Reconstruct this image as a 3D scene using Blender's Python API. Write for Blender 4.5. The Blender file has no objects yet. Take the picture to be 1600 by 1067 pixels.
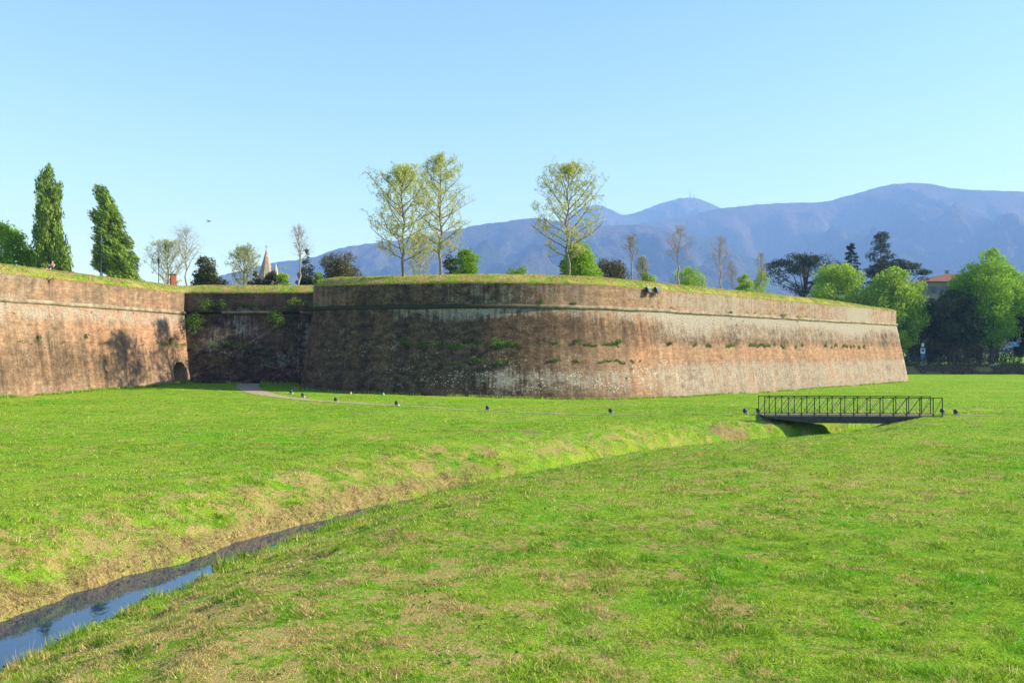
import bpy, bmesh, math, random
import numpy as np
from mathutils import Vector, geometry

# ------------------------------------------------------------------ camera, sky, sun
scene = bpy.context.scene
C = scene.collection
F, HOR, EYE = 1400.0, 549.0, 4.5          # focal length and horizon row in photo pixels, eye height in m
SUN_EL, SUN_AZ = math.radians(31), math.radians(-0.8)

cam_d = bpy.data.cameras.new("camera")
cam = bpy.data.objects.new("camera", cam_d); C.objects.link(cam)
cam_d.sensor_width = 36.0; cam_d.lens = 36.0 * F / 1600.0
cam_d.clip_start = 0.1; cam_d.clip_end = 40000
cam.location = (0, 0, EYE)
cam.rotation_euler = (math.radians(90) + math.atan((HOR - 533.5) / F), 0, 0)
scene.camera = cam

world = bpy.data.worlds.new("World"); scene.world = world; world.use_nodes = True
wn = world.node_tree; bg = wn.nodes["Background"]
sky = wn.nodes.new("ShaderNodeTexSky"); sky.sky_type = 'NISHITA'; sky.sun_disc = False
sky.sun_elevation = SUN_EL; sky.sun_rotation = math.radians(90) + SUN_AZ
sky.altitude = 0; sky.air_density = 1.0; sky.dust_density = 0.0; sky.ozone_density = 1.6
tint = wn.nodes.new("ShaderNodeMix"); tint.data_type = 'RGBA'; tint.blend_type = 'MULTIPLY'; tint.inputs[0].default_value = 1.0
tint.inputs[7].default_value = (0.80, 0.96, 1.20, 1)
wn.links.new(sky.outputs[0], tint.inputs[6]); wn.links.new(tint.outputs[2], bg.inputs[0]); bg.inputs[1].default_value = 0.115

S = Vector((math.cos(SUN_EL) * math.cos(SUN_AZ), -math.cos(SUN_EL) * math.sin(SUN_AZ), math.sin(SUN_EL)))
sun_d = bpy.data.lights.new("sun", 'SUN'); sun_d.energy = 5.0; sun_d.angle = math.radians(0.5)
sun_d.color = (0.98, 0.96, 0.94)
sun = bpy.data.objects.new("sun", sun_d); C.objects.link(sun)
sun.rotation_euler = (-S).to_track_quat('-Z', 'Y').to_euler()

scene.view_settings.view_transform = 'Standard'; scene.view_settings.look = 'None'
scene.view_settings.gamma = 1.0; scene.view_settings.exposure = 1.24
scene.render.engine = 'CYCLES'
cy = scene.cycles
cy.use_denoising = True
cy.max_bounces = 6; cy.diffuse_bounces = 3; cy.glossy_bounces = 2; cy.transmission_bounces = 3
cy.volume_bounces = 0; cy.transparent_max_bounces = 8

rng = np.random.default_rng(7)
random.seed(7)

def at(px, d):                              # lateral metres of a photo column at distance d
    return (px - 800.0) / F * d
def zt(py, d):                              # height of a photo row at distance d
    return EYE + (HOR - py) * d / F

# ------------------------------------------------------------------ helpers
def tag(o, label=None, cat=None, group=None, kind=None):
    if label: o['label'] = label
    if cat: o['category'] = cat
    if group: o['group'] = group
    if kind: o['kind'] = kind
    return o

def empty(name, loc, rz=0.0):
    o = bpy.data.objects.new(name, None); C.objects.link(o)
    o.location = loc; o.rotation_euler = (0, 0, rz); o.empty_display_size = 0.3
    return o

def link_mesh(name, me, mat=None, parent=None, smooth=False):
    o = bpy.data.objects.new(name, me); C.objects.link(o)
    if mat: me.materials.append(mat)
    if parent: o.parent = parent
    if smooth: me.polygons.foreach_set('use_smooth', np.ones(len(me.polygons), bool))
    return o

def np_mesh(name, V, Fc, k=4):
    """mesh from numpy verts (n,3) and faces (m,k)"""
    V = np.asarray(V, np.float32); Fc = np.asarray(Fc, np.int32)
    me = bpy.data.meshes.new(name)
    me.vertices.add(len(V)); me.vertices.foreach_set('co', V.ravel())
    me.loops.add(Fc.size); me.loops.foreach_set('vertex_index', Fc.ravel())
    me.polygons.add(len(Fc)); me.polygons.foreach_set('loop_start', np.arange(0, Fc.size, k, dtype=np.int32))
    me.update(calc_edges=True); me.validate()
    return me

def add_attr(me, name, vals):
    a = me.attributes.new(name, 'FLOAT', 'POINT'); a.data.foreach_set('value', np.asarray(vals, np.float32).ravel())

class MB:
    def __init__(s): s.v = []; s.f = []
    def add(s, vs, fs):
        b = len(s.v); s.v += [tuple(v) for v in vs]; s.f += [tuple(b + i for i in f) for f in fs]
    def box(s, c, d, rz=0.0, rx=0.0, ry=0.0, taper=1.0):
        from mathutils import Euler
        R = Euler((rx, ry, rz)).to_matrix(); c = Vector(c); vs = []
        for z in (-1, 1):
            k = taper if z > 0 else 1
            for x, y in ((-1, -1), (1, -1), (1, 1), (-1, 1)):
                vs.append(c + R @ Vector((x * d[0] / 2 * k, y * d[1] / 2 * k, z * d[2] / 2)))
        s.add(vs, [(3, 2, 1, 0), (4, 5, 6, 7), (0, 1, 5, 4), (1, 2, 6, 5), (2, 3, 7, 6), (3, 0, 4, 7)])
    def tube(s, pts, rad, n=6, cap=True):
        pts = [Vector(p) for p in pts]
        if not hasattr(rad, '__len__'): rad = [rad] * len(pts)
        b = len(s.v)
        for i, p in enumerate(pts):
            t = (pts[min(i + 1, len(pts) - 1)] - pts[max(i - 1, 0)])
            t = t.normalized() if t.length > 1e-9 else Vector((0, 0, 1))
            a = t.cross(Vector((0, 0, 1)) if abs(t.z) < 0.9 else Vector((1, 0, 0))).normalized(); c = t.cross(a)
            for k in range(n):
                an = 2 * math.pi * k / n
                s.v.append(tuple(p + (a * math.cos(an) + c * math.sin(an)) * rad[i]))
        for i in range(len(pts) - 1):
            for k in range(n):
                q = (k + 1) % n
                s.f.append((b + i * n + k, b + i * n + q, b + (i + 1) * n + q, b + (i + 1) * n + k))
        if cap:
            s.f.append(tuple(b + k for k in range(n - 1, -1, -1)))
            s.f.append(tuple(b + (len(pts) - 1) * n + k for k in range(n)))
    def lathe(s, c, prof, n=12):
        b = len(s.v)
        for r, z in prof:
            for k in range(n):
                an = 2 * math.pi * k / n
                s.v.append((c[0] + r * math.cos(an), c[1] + r * math.sin(an), c[2] + z))
        for i in range(len(prof) - 1):
            for k in range(n):
                q = (k + 1) % n
                s.f.append((b + i * n + k, b + i * n + q, b + (i + 1) * n + q, b + (i + 1) * n + k))
        s.f.append(tuple(b + k for k in range(n - 1, -1, -1)))
        s.f.append(tuple(b + (len(prof) - 1) * n + k for k in range(n)))
    def build(s, name, mat, parent=None, smooth=False, bevel=0.0):
        me = bpy.data.meshes.new(name); me.from_pydata(s.v, [], s.f); me.update()
        o = link_mesh(name, me, mat, parent, smooth)
        if bevel:
            m = o.modifiers.new('bevel', 'BEVEL'); m.width = bevel; m.segments = 2
        return o

# ------------------------------------------------------------------ node helpers
class NT:
    def __init__(s, name):
        s.m = bpy.data.materials.new(name); s.m.use_nodes = True
        s.t = s.m.node_tree; s.t.nodes.clear()
        s.out = s.t.nodes.new('ShaderNodeOutputMaterial')
    def n(s, typ, **kw):
        nd = s.t.nodes.new('ShaderNode' + typ)
        for k, v in kw.items(): setattr(nd, k, v)
        return nd
    def put(s, sock, v):
        if v is None: return
        if isinstance(v, bpy.types.NodeSocket): s.t.links.new(v, sock)
        elif isinstance(v, (tuple, list)) and sock.type == 'RGBA' and len(v) == 3: sock.default_value = (*v, 1)
        else: sock.default_value = v
    def math(s, op, a, b=None, c=None, clamp=False):
        nd = s.n('Math', operation=op, use_clamp=clamp); s.put(nd.inputs[0], a); s.put(nd.inputs[1], b); s.put(nd.inputs[2], c)
        return nd.outputs[0]
    def mix(s, f, a, b, blend='MIX'):
        nd = s.n('Mix', data_type='RGBA', blend_type=blend); s.put(nd.inputs[0], f); s.put(nd.inputs[6], a); s.put(nd.inputs[7], b)
        return nd.outputs[2]
    def noise(s, vec, scale, detail=4, rough=0.55, dist=0.0):
        nd = s.n('TexNoise'); s.put(nd.inputs['Vector'], vec); nd.inputs['Scale'].default_value = scale
        nd.inputs['Detail'].default_value = detail; nd.inputs['Roughness'].default_value = rough; nd.inputs['Distortion'].default_value = dist
        return nd.outputs[0]
    def vor(s, vec, scale, feature='F1', out='Distance'):
        nd = s.n('TexVoronoi', feature=feature); s.put(nd.inputs['Vector'], vec); nd.inputs['Scale'].default_value = scale
        return nd.outputs[out]
    def mapv(s, vec, scale=(1, 1, 1), loc=(0, 0, 0)):
        nd = s.n('Mapping'); s.put(nd.inputs[0], vec); nd.inputs['Location'].default_value = loc; nd.inputs['Scale'].default_value = scale
        return nd.outputs[0]
    def step(s, v, lo, hi):
        nd = s.n('MapRange', interpolation_type='SMOOTHSTEP'); s.put(nd.inputs[0], v)
        nd.inputs[1].default_value = lo; nd.inputs[2].default_value = hi
        return nd.outputs[0]
    def attr(s, name):
        return s.n('Attribute', attribute_name=name).outputs['Fac']
    def pos(s): return s.n('NewGeometry').outputs['Position']
    def obj(s): return s.n('TexCoord').outputs['Object']
    def bump(s, h, strength=0.5, dist=0.05):
        nd = s.n('Bump'); nd.inputs['Strength'].default_value = strength; nd.inputs['Distance'].default_value = dist; s.put(nd.inputs['Height'], h)
        return nd.outputs[0]
    def bsdf(s, col, rough=0.9, normal=None, spec=0.2, metal=0.0):
        b = s.n('BsdfPrincipled'); s.put(b.inputs['Base Color'], col); s.put(b.inputs['Roughness'], rough)
        b.inputs['Specular IOR Level'].default_value = spec; b.inputs['Metallic'].default_value = metal
        if normal is not None: s.put(b.inputs['Normal'], normal)
        return b.outputs[0]
    def done(s, sh): s.t.links.new(sh, s.out.inputs[0]); return s.m

def simple(name, col, rough=0.8, var=0.25, scale=6.0, spec=0.3, metal=0.0):
    t = NT(name); n = t.noise(t.obj(), scale, 5)
    c = t.mix(t.step(n, 0.3, 0.7), tuple(x * (1 - var) for x in col), tuple(min(1, x * (1 + var)) for x in col))
    return t.done(t.bsdf(c, rough, t.bump(n, 0.3, 0.01), spec, metal))

def leafmat(name, dark, light, trans=0.35, accent=None, rough=0.6):
    t = NT(name)
    g = t.n('NewGeometry')
    r = g.outputs['Random Per Island']
    n = t.noise(t.obj(), 0.9, 3)
    c = t.mix(t.math('MULTIPLY_ADD', n, 0.9, t.math('MULTIPLY_ADD', r, 0.7, -0.35), clamp=True), dark, light)
    if accent: c = t.mix(t.step(r, 0.86, 0.9), c, accent)
    p = t.bsdf(c, rough, None, 0.12)
    tr = t.n('BsdfTranslucent'); t.put(tr.inputs[0], t.mix(0.5, c, t.mix(1.0, c, (1.0, 1.0, 0.35), 'MULTIPLY')))
    m = t.n('MixShader'); m.inputs[0].default_value = trans; t.t.links.new(p, m.inputs[1]); t.t.links.new(tr.outputs[0], m.inputs[2])
    return t.done(m.outputs[0])

# ------------------------------------------------------------------ lawn colours (shared by the ground sheet and the blades)
def lawn_colour(t, blades):
    P = t.pos()
    dry = t.attr('dry'); soil = t.attr('soil')
    flat = t.mapv(P, (1, 1, 0.3))
    big = t.noise(flat, 0.12, 4, 0.6)
    mid = t.noise(flat, 1.1, 5, 0.7, 0.6)
    fine = t.noise(flat, 6.0, 5, 0.75)
    tiny = t.noise(flat, 26.0, 3, 0.7)
    g1, g2, g3 = (0.115, 0.225, 0.014), (0.29, 0.425, 0.028), (0.115, 0.37, 0.010)
    straw, straw2 = (0.62, 0.43, 0.21), (0.42, 0.27, 0.13)
    gm = t.math('ADD', t.math('MULTIPLY', mid, 0.5), t.math('MULTIPLY', fine, 0.5))
    c = t.mix(t.step(gm, 0.38, 0.60), g1, g2)
    clover = t.math('MULTIPLY', t.step(t.noise(t.mapv(P, (1, 1, .3), (31, 7, 0)), 0.45, 5, 0.72, 0.5), 0.48, 0.60), t.step(fine, 0.34, 0.56))
    c = t.mix(t.math('MULTIPLY', clover, 0.85), c, g3)
    c = t.mix(t.math('MULTIPLY', t.step(big, 0.40, 0.66), 0.5), c, (0.33, 0.42, 0.05))
    # straw: patches of cut dry grass, more where 'dry' says so
    sp = t.noise(t.mapv(P, (1, 1, .3), (3, 57, 0)), 0.8, 6, 0.74, 0.8)
    sm = t.math('ADD', t.math('MULTIPLY', sp, 0.55), t.math('MULTIPLY', fine, 0.45))
    m = t.step(t.math('ADD', sm, t.math('MULTIPLY', dry, 0.20)), 0.56, 0.66)
    c = t.mix(t.math('MULTIPLY', m, 0.85), c, t.mix(t.step(tiny, .35, .65), straw, straw2))
    # bare soil
    ms = t.step(t.math('ADD', t.math('ADD', t.math('MULTIPLY', fine, 0.4), t.math('MULTIPLY', mid, 0.3)), t.math('MULTIPLY', soil, 0.5)), 0.58, 0.74)
    c = t.mix(t.math('MULTIPLY', ms, 0.85), c, t.mix(t.step(fine, .35, .65), (0.46, 0.31, 0.16), (0.17, 0.11, 0.06)))
    if blades:
        r = t.attr('rnd')
        c = t.mix(t.step(r, 0.92, 0.95), c, (0.55, 0.46, 0.22))
        c = t.mix(1.0, c, t.mix(r, (0.45, 0.52, 0.45), (1.6, 1.6, 1.45)), 'MULTIPLY')
    else:
        c = t.mix(1.0, c, t.mix(t.step(tiny, 0.3, 0.7), (0.46, 0.50, 0.42), (1.05, 1.1, 0.95)), 'MULTIPLY')
    return c, fine, tiny, mid

def make_lawn():
    t = NT('lawn_ground'); c, fine, tiny, mid = lawn_colour(t, False)
    h = t.math('ADD', t.math('MULTIPLY', fine, 0.7), t.math('MULTIPLY', tiny, 0.5))
    return t.done(t.bsdf(c, 0.95, t.bump(h, 0.9, 0.12), 0.05))
def make_blades():
    t = NT('lawn_blades'); c, *_ = lawn_colour(t, True)
    p = t.bsdf(c, 0.7, None, 0.06)
    tr = t.n('BsdfTranslucent'); t.put(tr.inputs[0], c)
    m = t.n('MixShader'); m.inputs[0].default_value = 0.4; t.t.links.new(p, m.inputs[1]); t.t.links.new(tr.outputs[0], m.inputs[2])
    return t.done(m.outputs[0])
M_lawn = make_lawn(); M_blade = make_blades()

# ------------------------------------------------------------------ brick wall material, stains and painted shade driven by vertex masks
def make_wall(name, b1, b2, b3):
    t = NT(name)
    uv = t.n('UVMap', uv_map='wall').outputs[0]
    soot, lime, clean, speck, moss = (t.attr(k) for k in ('soot', 'lime', 'clean', 'speck', 'moss'))
    def nz(sx, sy, detail=5, rough=0.6, off=0.0, dist=0.0): return t.noise(t.mapv(uv, (sx, sy, 1), (off, off * .7, 0)), 1.0, detail, rough, dist)
    big = nz(0.22, 0.3, 5, 0.62)
    mid = nz(1.1, 1.6, 6, 0.68, 11)
    fine = nz(5, 9, 5, 0.75, 23)
    br = t.n('TexBrick'); t.put(br.inputs['Vector'], uv)
    br.inputs['Scale'].default_value = 1.0; br.inputs['Brick Width'].default_value = 0.30; br.inputs['Row Height'].default_value = 0.075
    br.inputs['Mortar Size'].default_value = 0.008; br.inputs['Color1'].default_value = (*b1, 1); br.inputs['Color2'].default_value = (*b2, 1)
    br.inputs['Mortar'].default_value = (0.42, 0.36, 0.28, 1); br.inputs['Bias'].default_value = 0.0
    c = t.mix(0.35, t.mix(t.step(mid, 0.35, 0.65), b1, b2), br.outputs[0])
    c = t.mix(t.math('MULTIPLY', t.step(big, 0.40, 0.60), 0.8), c, b3)
    c = t.mix(t.math('MULTIPLY', clean, t.math('MULTIPLY_ADD', fine, 0.6, 0.35)), c, (0.40, 0.215, 0.12))
    # courses replaced here and there
    course = nz(0.35, 6.0, 4, 0.75, 41)
    c = t.mix(1.0, c, t.mix(t.step(course, .36, .64), (0.85, 0.85, 0.86), (1.13, 1.12, 1.10)), 'MULTIPLY')
    # sooty stains, black algae and the painted shade of the round end
    run = nz(1.7, 0.13, 5, 0.66, 5, 0.15)
    run2 = nz(4.5, 0.35, 4, 0.65, 17, 0.1)
    sm = t.math('ADD', t.math('MULTIPLY', run, 0.45), t.math('MULTIPLY', big, 0.35))
    sm = t.math('ADD', sm, t.math('MULTIPLY', mid, 0.2))
    sm = t.math('ADD', t.math('MULTIPLY', sm, 0.8), t.math('MULTIPLY', nz(0.6, 0.5, 6, 0.75, 77), 0.2))
    sk = t.step(t.math('ADD', sm, t.math('MULTIPLY', soot, 0.30)), 0.50, 0.74)
    c = t.mix(t.math('MULTIPLY', sk, 0.86), c, t.mix(t.step(t.math('ADD', t.math('MULTIPLY', mid, .6), t.math('MULTIPLY', fine, .4)), .38, .62), (0.012, 0.009, 0.006), (0.125, 0.085, 0.05)))
    bands = nz(0.55, 0.03, 5, 0.7, 61)
    c = t.mix(1.0, c, t.mix(t.step(bands, .34, .66), (0.76, 0.76, 0.77), (1.16, 1.14, 1.10)), 'MULTIPLY')
    blot = nz(1.6, 2.0, 6, 0.8, 71)
    c = t.mix(1.0, c, t.mix(t.step(blot, .34, .66), (0.64, 0.62, 0.60), (1.28, 1.26, 1.22)), 'MULTIPLY')
    # lime runs
    lm = t.math('ADD', t.math('MULTIPLY', run2, 0.5), t.math('MULTIPLY', mid, 0.3))
    lm = t.math('ADD', lm, t.math('MULTIPLY', run, 0.2))
    lm = t.math('ADD', t.math('MULTIPLY', lm, 0.62), t.math('MULTIPLY', nz(0.8, 0.9, 7, 0.8, 91), 0.38))
    lk = t.step(t.math('ADD', lm, t.math('MULTIPLY', lime, 0.24)), 0.54, 0.70)
    c = t.mix(t.math('MULTIPLY', lk, 0.8), c, t.mix(t.step(fine, .3, .7), (0.20, 0.18, 0.145), (0.47, 0.43, 0.355)))
    # white lichen and plaster specks
    vd = t.vor(t.mapv(uv, (4.6, 6.2, 1)), 1.0)
    vd2 = t.vor(t.mapv(uv, (1.3, 1.7, 1), (5, 3, 0)), 1.0)
    k = t.math('MULTIPLY', t.math('MULTIPLY', speck, t.step(mid, 0.36, 0.62)), t.math('MULTIPLY_ADD', t.step(nz(0.35, 0.5, 3, 0.6, 33), 0.45, 0.6), 1.0, 0.35))
    s1 = t.math('MULTIPLY', t.step(t.math('ADD', vd, t.math('MULTIPLY', fine, 0.6)), 0.62, 0.46), k)
    s2 = t.math('MULTIPLY', t.step(t.math('ADD', vd2, t.math('MULTIPLY', fine, 0.9)), 0.62, 0.5), t.math('MULTIPLY', k, 0.8))
    c = t.mix(t.math('MAXIMUM', s1, s2), c, (0.66, 0.62, 0.52))
    # dark putlog holes and missing bricks
    hv = t.vor(t.mapv(uv, (0.55, 0.8, 1), (9, 2, 0)), 1.0)
    c = t.mix(t.math('MULTIPLY', t.step(t.math('ADD', hv, t.math('MULTIPLY', fine, 0.06)), 0.115, 0.085), 0.85), c, (0.05, 0.04, 0.03))
    # moss
    gm = t.step(t.math('ADD', t.math('ADD', t.math('MULTIPLY', mid, 0.5), t.math('MULTIPLY', fine, 0.5)), t.math('MULTIPLY', moss, 0.32)), 0.62, 0.74)
    c = t.mix(t.math('MULTIPLY', gm, 0.8), c, (0.10, 0.13, 0.035))
    c = t.mix(1.0, c, t.mix(t.step(fine, 0.25, 0.75), (0.8, 0.78, 0.76), (1.18, 1.18, 1.18)), 'MULTIPLY')
    h = t.math('ADD', t.math('MULTIPLY', fine, 0.6), t.math('MULTIPLY', mid, 0.8))
    h = t.math('ADD', h, t.math('MULTIPLY', br.outputs['Fac'], -0.25))
    return t.done(t.bsdf(c, 0.92, t.bump(h, 0.7, 0.06), 0.1))

M_wall_c = make_wall('pink_brick', (0.345, 0.205, 0.13), (0.27, 0.17, 0.11), (0.31, 0.23, 0.16))
M_wall_b = make_wall('weathered_brick', (0.31, 0.19, 0.12), (0.23, 0.15, 0.10), (0.25, 0.19, 0.14))
M_wall_r = make_wall('dark_brick', (0.16, 0.088, 0.06), (0.10, 0.06, 0.043), (0.085, 0.06, 0.043))  # darker brick tones for the recessed wall
def make_stone():
    t = NT('cordon_stone'); P = t.obj(); n = t.noise(P, 1.3, 6, 0.7); f = t.noise(P, 9, 4)
    c = t.mix(t.step(n, 0.35, 0.65), (0.17, 0.135, 0.09), (0.36, 0.29, 0.20)); c = t.mix(t.math('MULTIPLY', t.step(f, 0.5, 0.7), 0.5), c, (0.12, 0.11, 0.07))
    c = t.mix(t.math('MULTIPLY', t.attr('soot'), 0.96), c, t.mix(f, (0.012, 0.016, 0.008), (0.055, 0.055, 0.03)))  # mossy stone and the round end's shade, both put into the colour
    return t.done(t.bsdf(c, 0.9, t.bump(f, 0.5, 0.03), 0.1))
M_stone = make_stone()
BSOOT_SHADE = lambda x: 1 - sstep(x, -5, 1)

# ------------------------------------------------------------------ wall lines (plan at the height of the cordon)
def catmull(P, step=0.6):
    P = [np.array(p, float) for p in P]; out = []
    for i in range(len(P) - 1):
        p0 = P[max(i - 1, 0)]; p1 = P[i]; p2 = P[i + 1]; p3 = P[min(i + 2, len(P) - 1)]
        n = max(2, int(np.linalg.norm(p2 - p1) / step))
        for k in range(n):
            u = k / n
            out.append(0.5 * ((2 * p1) + (-p0 + p2) * u + (2 * p0 - 5 * p1 + 4 * p2 - p3) * u * u + (-p0 + 3 * p1 - 3 * p2 + p3) * u ** 3))
    out.append(P[-1]); return out
def line(a, b, step=0.6):
    a = np.array(a, float); b = np.array(b, float); n = max(1, int(np.linalg.norm(b - a) / step))
    return [a + (b - a) * k / n for k in range(n + 1)]

EAR = catmull([(-17.3, 99), (-18.4, 95), (-19.2, 91), (-19.45, 88.2), (-18.9, 86.1), (-17.2, 85.0), (-12, 83.4), (-6, 82.0), (-1.2, 81.6), (3.7, 82.4), (8, 84.2), (11.8, 87.1), (16, 91.6)])
TIP = np.array((59.3, 138.2)); BACK = np.array((41.0, 176.0))
P_BASTION = EAR[:-1] + line(EAR[-1], TIP) + line(TIP, BACK)[1:]
P_CURTAIN = line((-63, -31), (-40.9, 69.2), 0.6)[:-1] + line((-40.9, 69.2), (-35.0, 95.7), 0.3) + line((-35.0, 95.7), (-34.5, 97.9))[1:]
P_RECESS = line((-37.5, 95.7), (-14.5, 95.9), 0.6)

def normals(P):
    P = np.array(P); T = np.diff(P, axis=0); T /= np.linalg.norm(T, axis=1)[:, None]
    N = np.stack([T[:, 1], -T[:, 0]], 1)
    A = np.vstack([N[:1], N]); B = np.vstack([N, N[-1:]])
    M = A + B; M /= np.linalg.norm(M, axis=1)[:, None]
    k = 1.0 / np.clip((M * A).sum(1), 0.5, 1.0)
    return P, M * k[:, None]

def hash2(a, b, s=0.0):
    v = np.sin(a * 12.9898 + b * 78.233 + s * 37.7) * 43758.5453
    return v - np.floor(v)
def vnoise(x, y, s=0.0):
    xi = np.floor(x); yi = np.floor(y); xf = x - xi; yf = y - yi
    u = xf * xf * (3 - 2 * xf); v = yf * yf * (3 - 2 * yf)
    a = hash2(xi, yi, s); b = hash2(xi + 1, yi, s); c = hash2(xi, yi + 1, s); d = hash2(xi + 1, yi + 1, s)
    return (a + (b - a) * u) * (1 - v) + (c + (d - c) * u) * v
def fbm(x, y, s=0.0, o=4):
    r = 0; a = 0.5
    for i in range(o): r = r + a * vnoise(x * 2 ** i, y * 2 ** i, s + i * 3.1); a *= 0.5
    return r
def sstep(x, a, b):
    t = np.clip((x - a) / (b - a), 0, 1); return t * t * (3 - 2 * t)

ZC, ZB = 8.6, 10.72                          # cordon and top of the brickwork

def wall_mesh(P, prof, masks, jitter=0.03, cut=None):
    P, N = normals(P); L = np.concatenate([[0], np.cumsum(np.linalg.norm(np.diff(P, axis=0), axis=1))])
    n = len(P); m = len(prof); o = np.array([p[0] for p in prof]); z = np.array([p[1] for p in prof])
    U, Z = np.meshgrid(L, z, indexing='ij'); O = np.broadcast_to(o, (n, m)).copy()
    O = O + (fbm(U * 0.35, Z * 0.5, 1.0, 3) - 0.45) * 0.10 * jitter / 0.03 + (vnoise(U * 2.2, Z * 3.0, 4.0) - 0.5) * jitter
    X = P[:, 0:1] + N[:, 0:1] * O; Y = P[:, 1:2] + N[:, 1:2] * O
    V = np.stack([X, Y, Z + (vnoise(U, Z * 0, 9) - .5) * 0.04], 2).reshape(-1, 3)
    i, j = np.meshgrid(np.arange(n - 1), np.arange(m - 1), indexing='ij'); a = (i * m + j).ravel()
    Fc = np.stack([a, a + m, a + m + 1, a + 1], 1)
    if cut is not None:
        ctr = V[Fc].mean(1); Fc = Fc[~cut(ctr[:, 0], ctr[:, 1], ctr[:, 2])]
    me = np_mesh('wall', V, Fc)
    uv = me.uv_layers.new(name='wall'); vi = np.empty(len(me.loops), np.int32); me.loops.foreach_get('vertex_index', vi)
    UV = np.stack([U.ravel(), (Z + O * 0.02).ravel()], 1).astype(np.float32); uv.data.foreach_set('uv', UV[vi].ravel())
    mk = masks(V[:, 0], V[:, 1], V[:, 2], U.ravel())
    for k in ('soot', 'lime', 'clean', 'speck', 'moss'):
        v = mk.get(k, 0.0); add_attr(me, k, np.clip(v * np.ones(len(V)), -1, 1.5))
    return me

def bump1(x, c, w): return np.exp(-((x - c) / w) ** 2)

def m_curtain(X, Y, Z, U):
    low = Z < ZC - 0.1
    soot = np.where(low, 0.16 + 0.5 * bump1(Z, 3.2, 2.3) * (0.4 + 0.6 * fbm(Y * 0.25, Z * 0.15, 3)) * 1.2 - 0.30 * sstep(Y, 80, 90) - 0.1 * sstep(Z, 7.2, 8.2), 0.22)
    lime = np.where(low, 0.12 + 0.40 * bump1(Z, 7.9, 0.9) + 0.08 * bump1(Z, 1.0, 0.8), 0.12 + 0.25 * bump1(Y, 68, 8))
    clean = np.where(low, 0.25 + 0.7 * bump1(Z, 5.6, 1.6) * sstep(Y, 74, 84), 0.1)
    moss = bump1(Z, 5.15, 0.22) * 0.5 * fbm(U * .4, Z * 0, 5) * 2 + 0.55 * bump1(Z, 5.3, 0.5) * sstep(Y, 87, 92) - 0.15 + 0.5 * bump1(Z, 0.7, 0.5)
    return dict(soot=soot, lime=lime, clean=clean, speck=0.25 * bump1(Z, 1.3, 0.8), moss=moss)

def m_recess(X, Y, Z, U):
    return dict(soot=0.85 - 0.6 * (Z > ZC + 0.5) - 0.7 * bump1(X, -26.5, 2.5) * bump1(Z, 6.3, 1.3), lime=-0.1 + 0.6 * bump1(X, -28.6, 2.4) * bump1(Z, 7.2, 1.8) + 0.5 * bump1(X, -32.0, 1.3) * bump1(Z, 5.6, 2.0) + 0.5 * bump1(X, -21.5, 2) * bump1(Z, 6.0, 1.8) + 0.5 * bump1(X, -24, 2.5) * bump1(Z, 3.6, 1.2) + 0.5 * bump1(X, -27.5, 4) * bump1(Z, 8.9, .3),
                clean=0.15 * (Z > ZC + .8), speck=0.45 * (Z < 7), moss=0.45 * bump1(Z, 5.0, 0.3) + 0.4 * bump1(Z, 3.4, 0.3) + 0.35 * bump1(Z, 9.2, .5) + .4 * bump1(X, -33, 1.5) * bump1(Z, 8, 1.6) + .35 * bump1(X, -24.5, 2) * bump1(Z, 8, 1.5))

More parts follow.
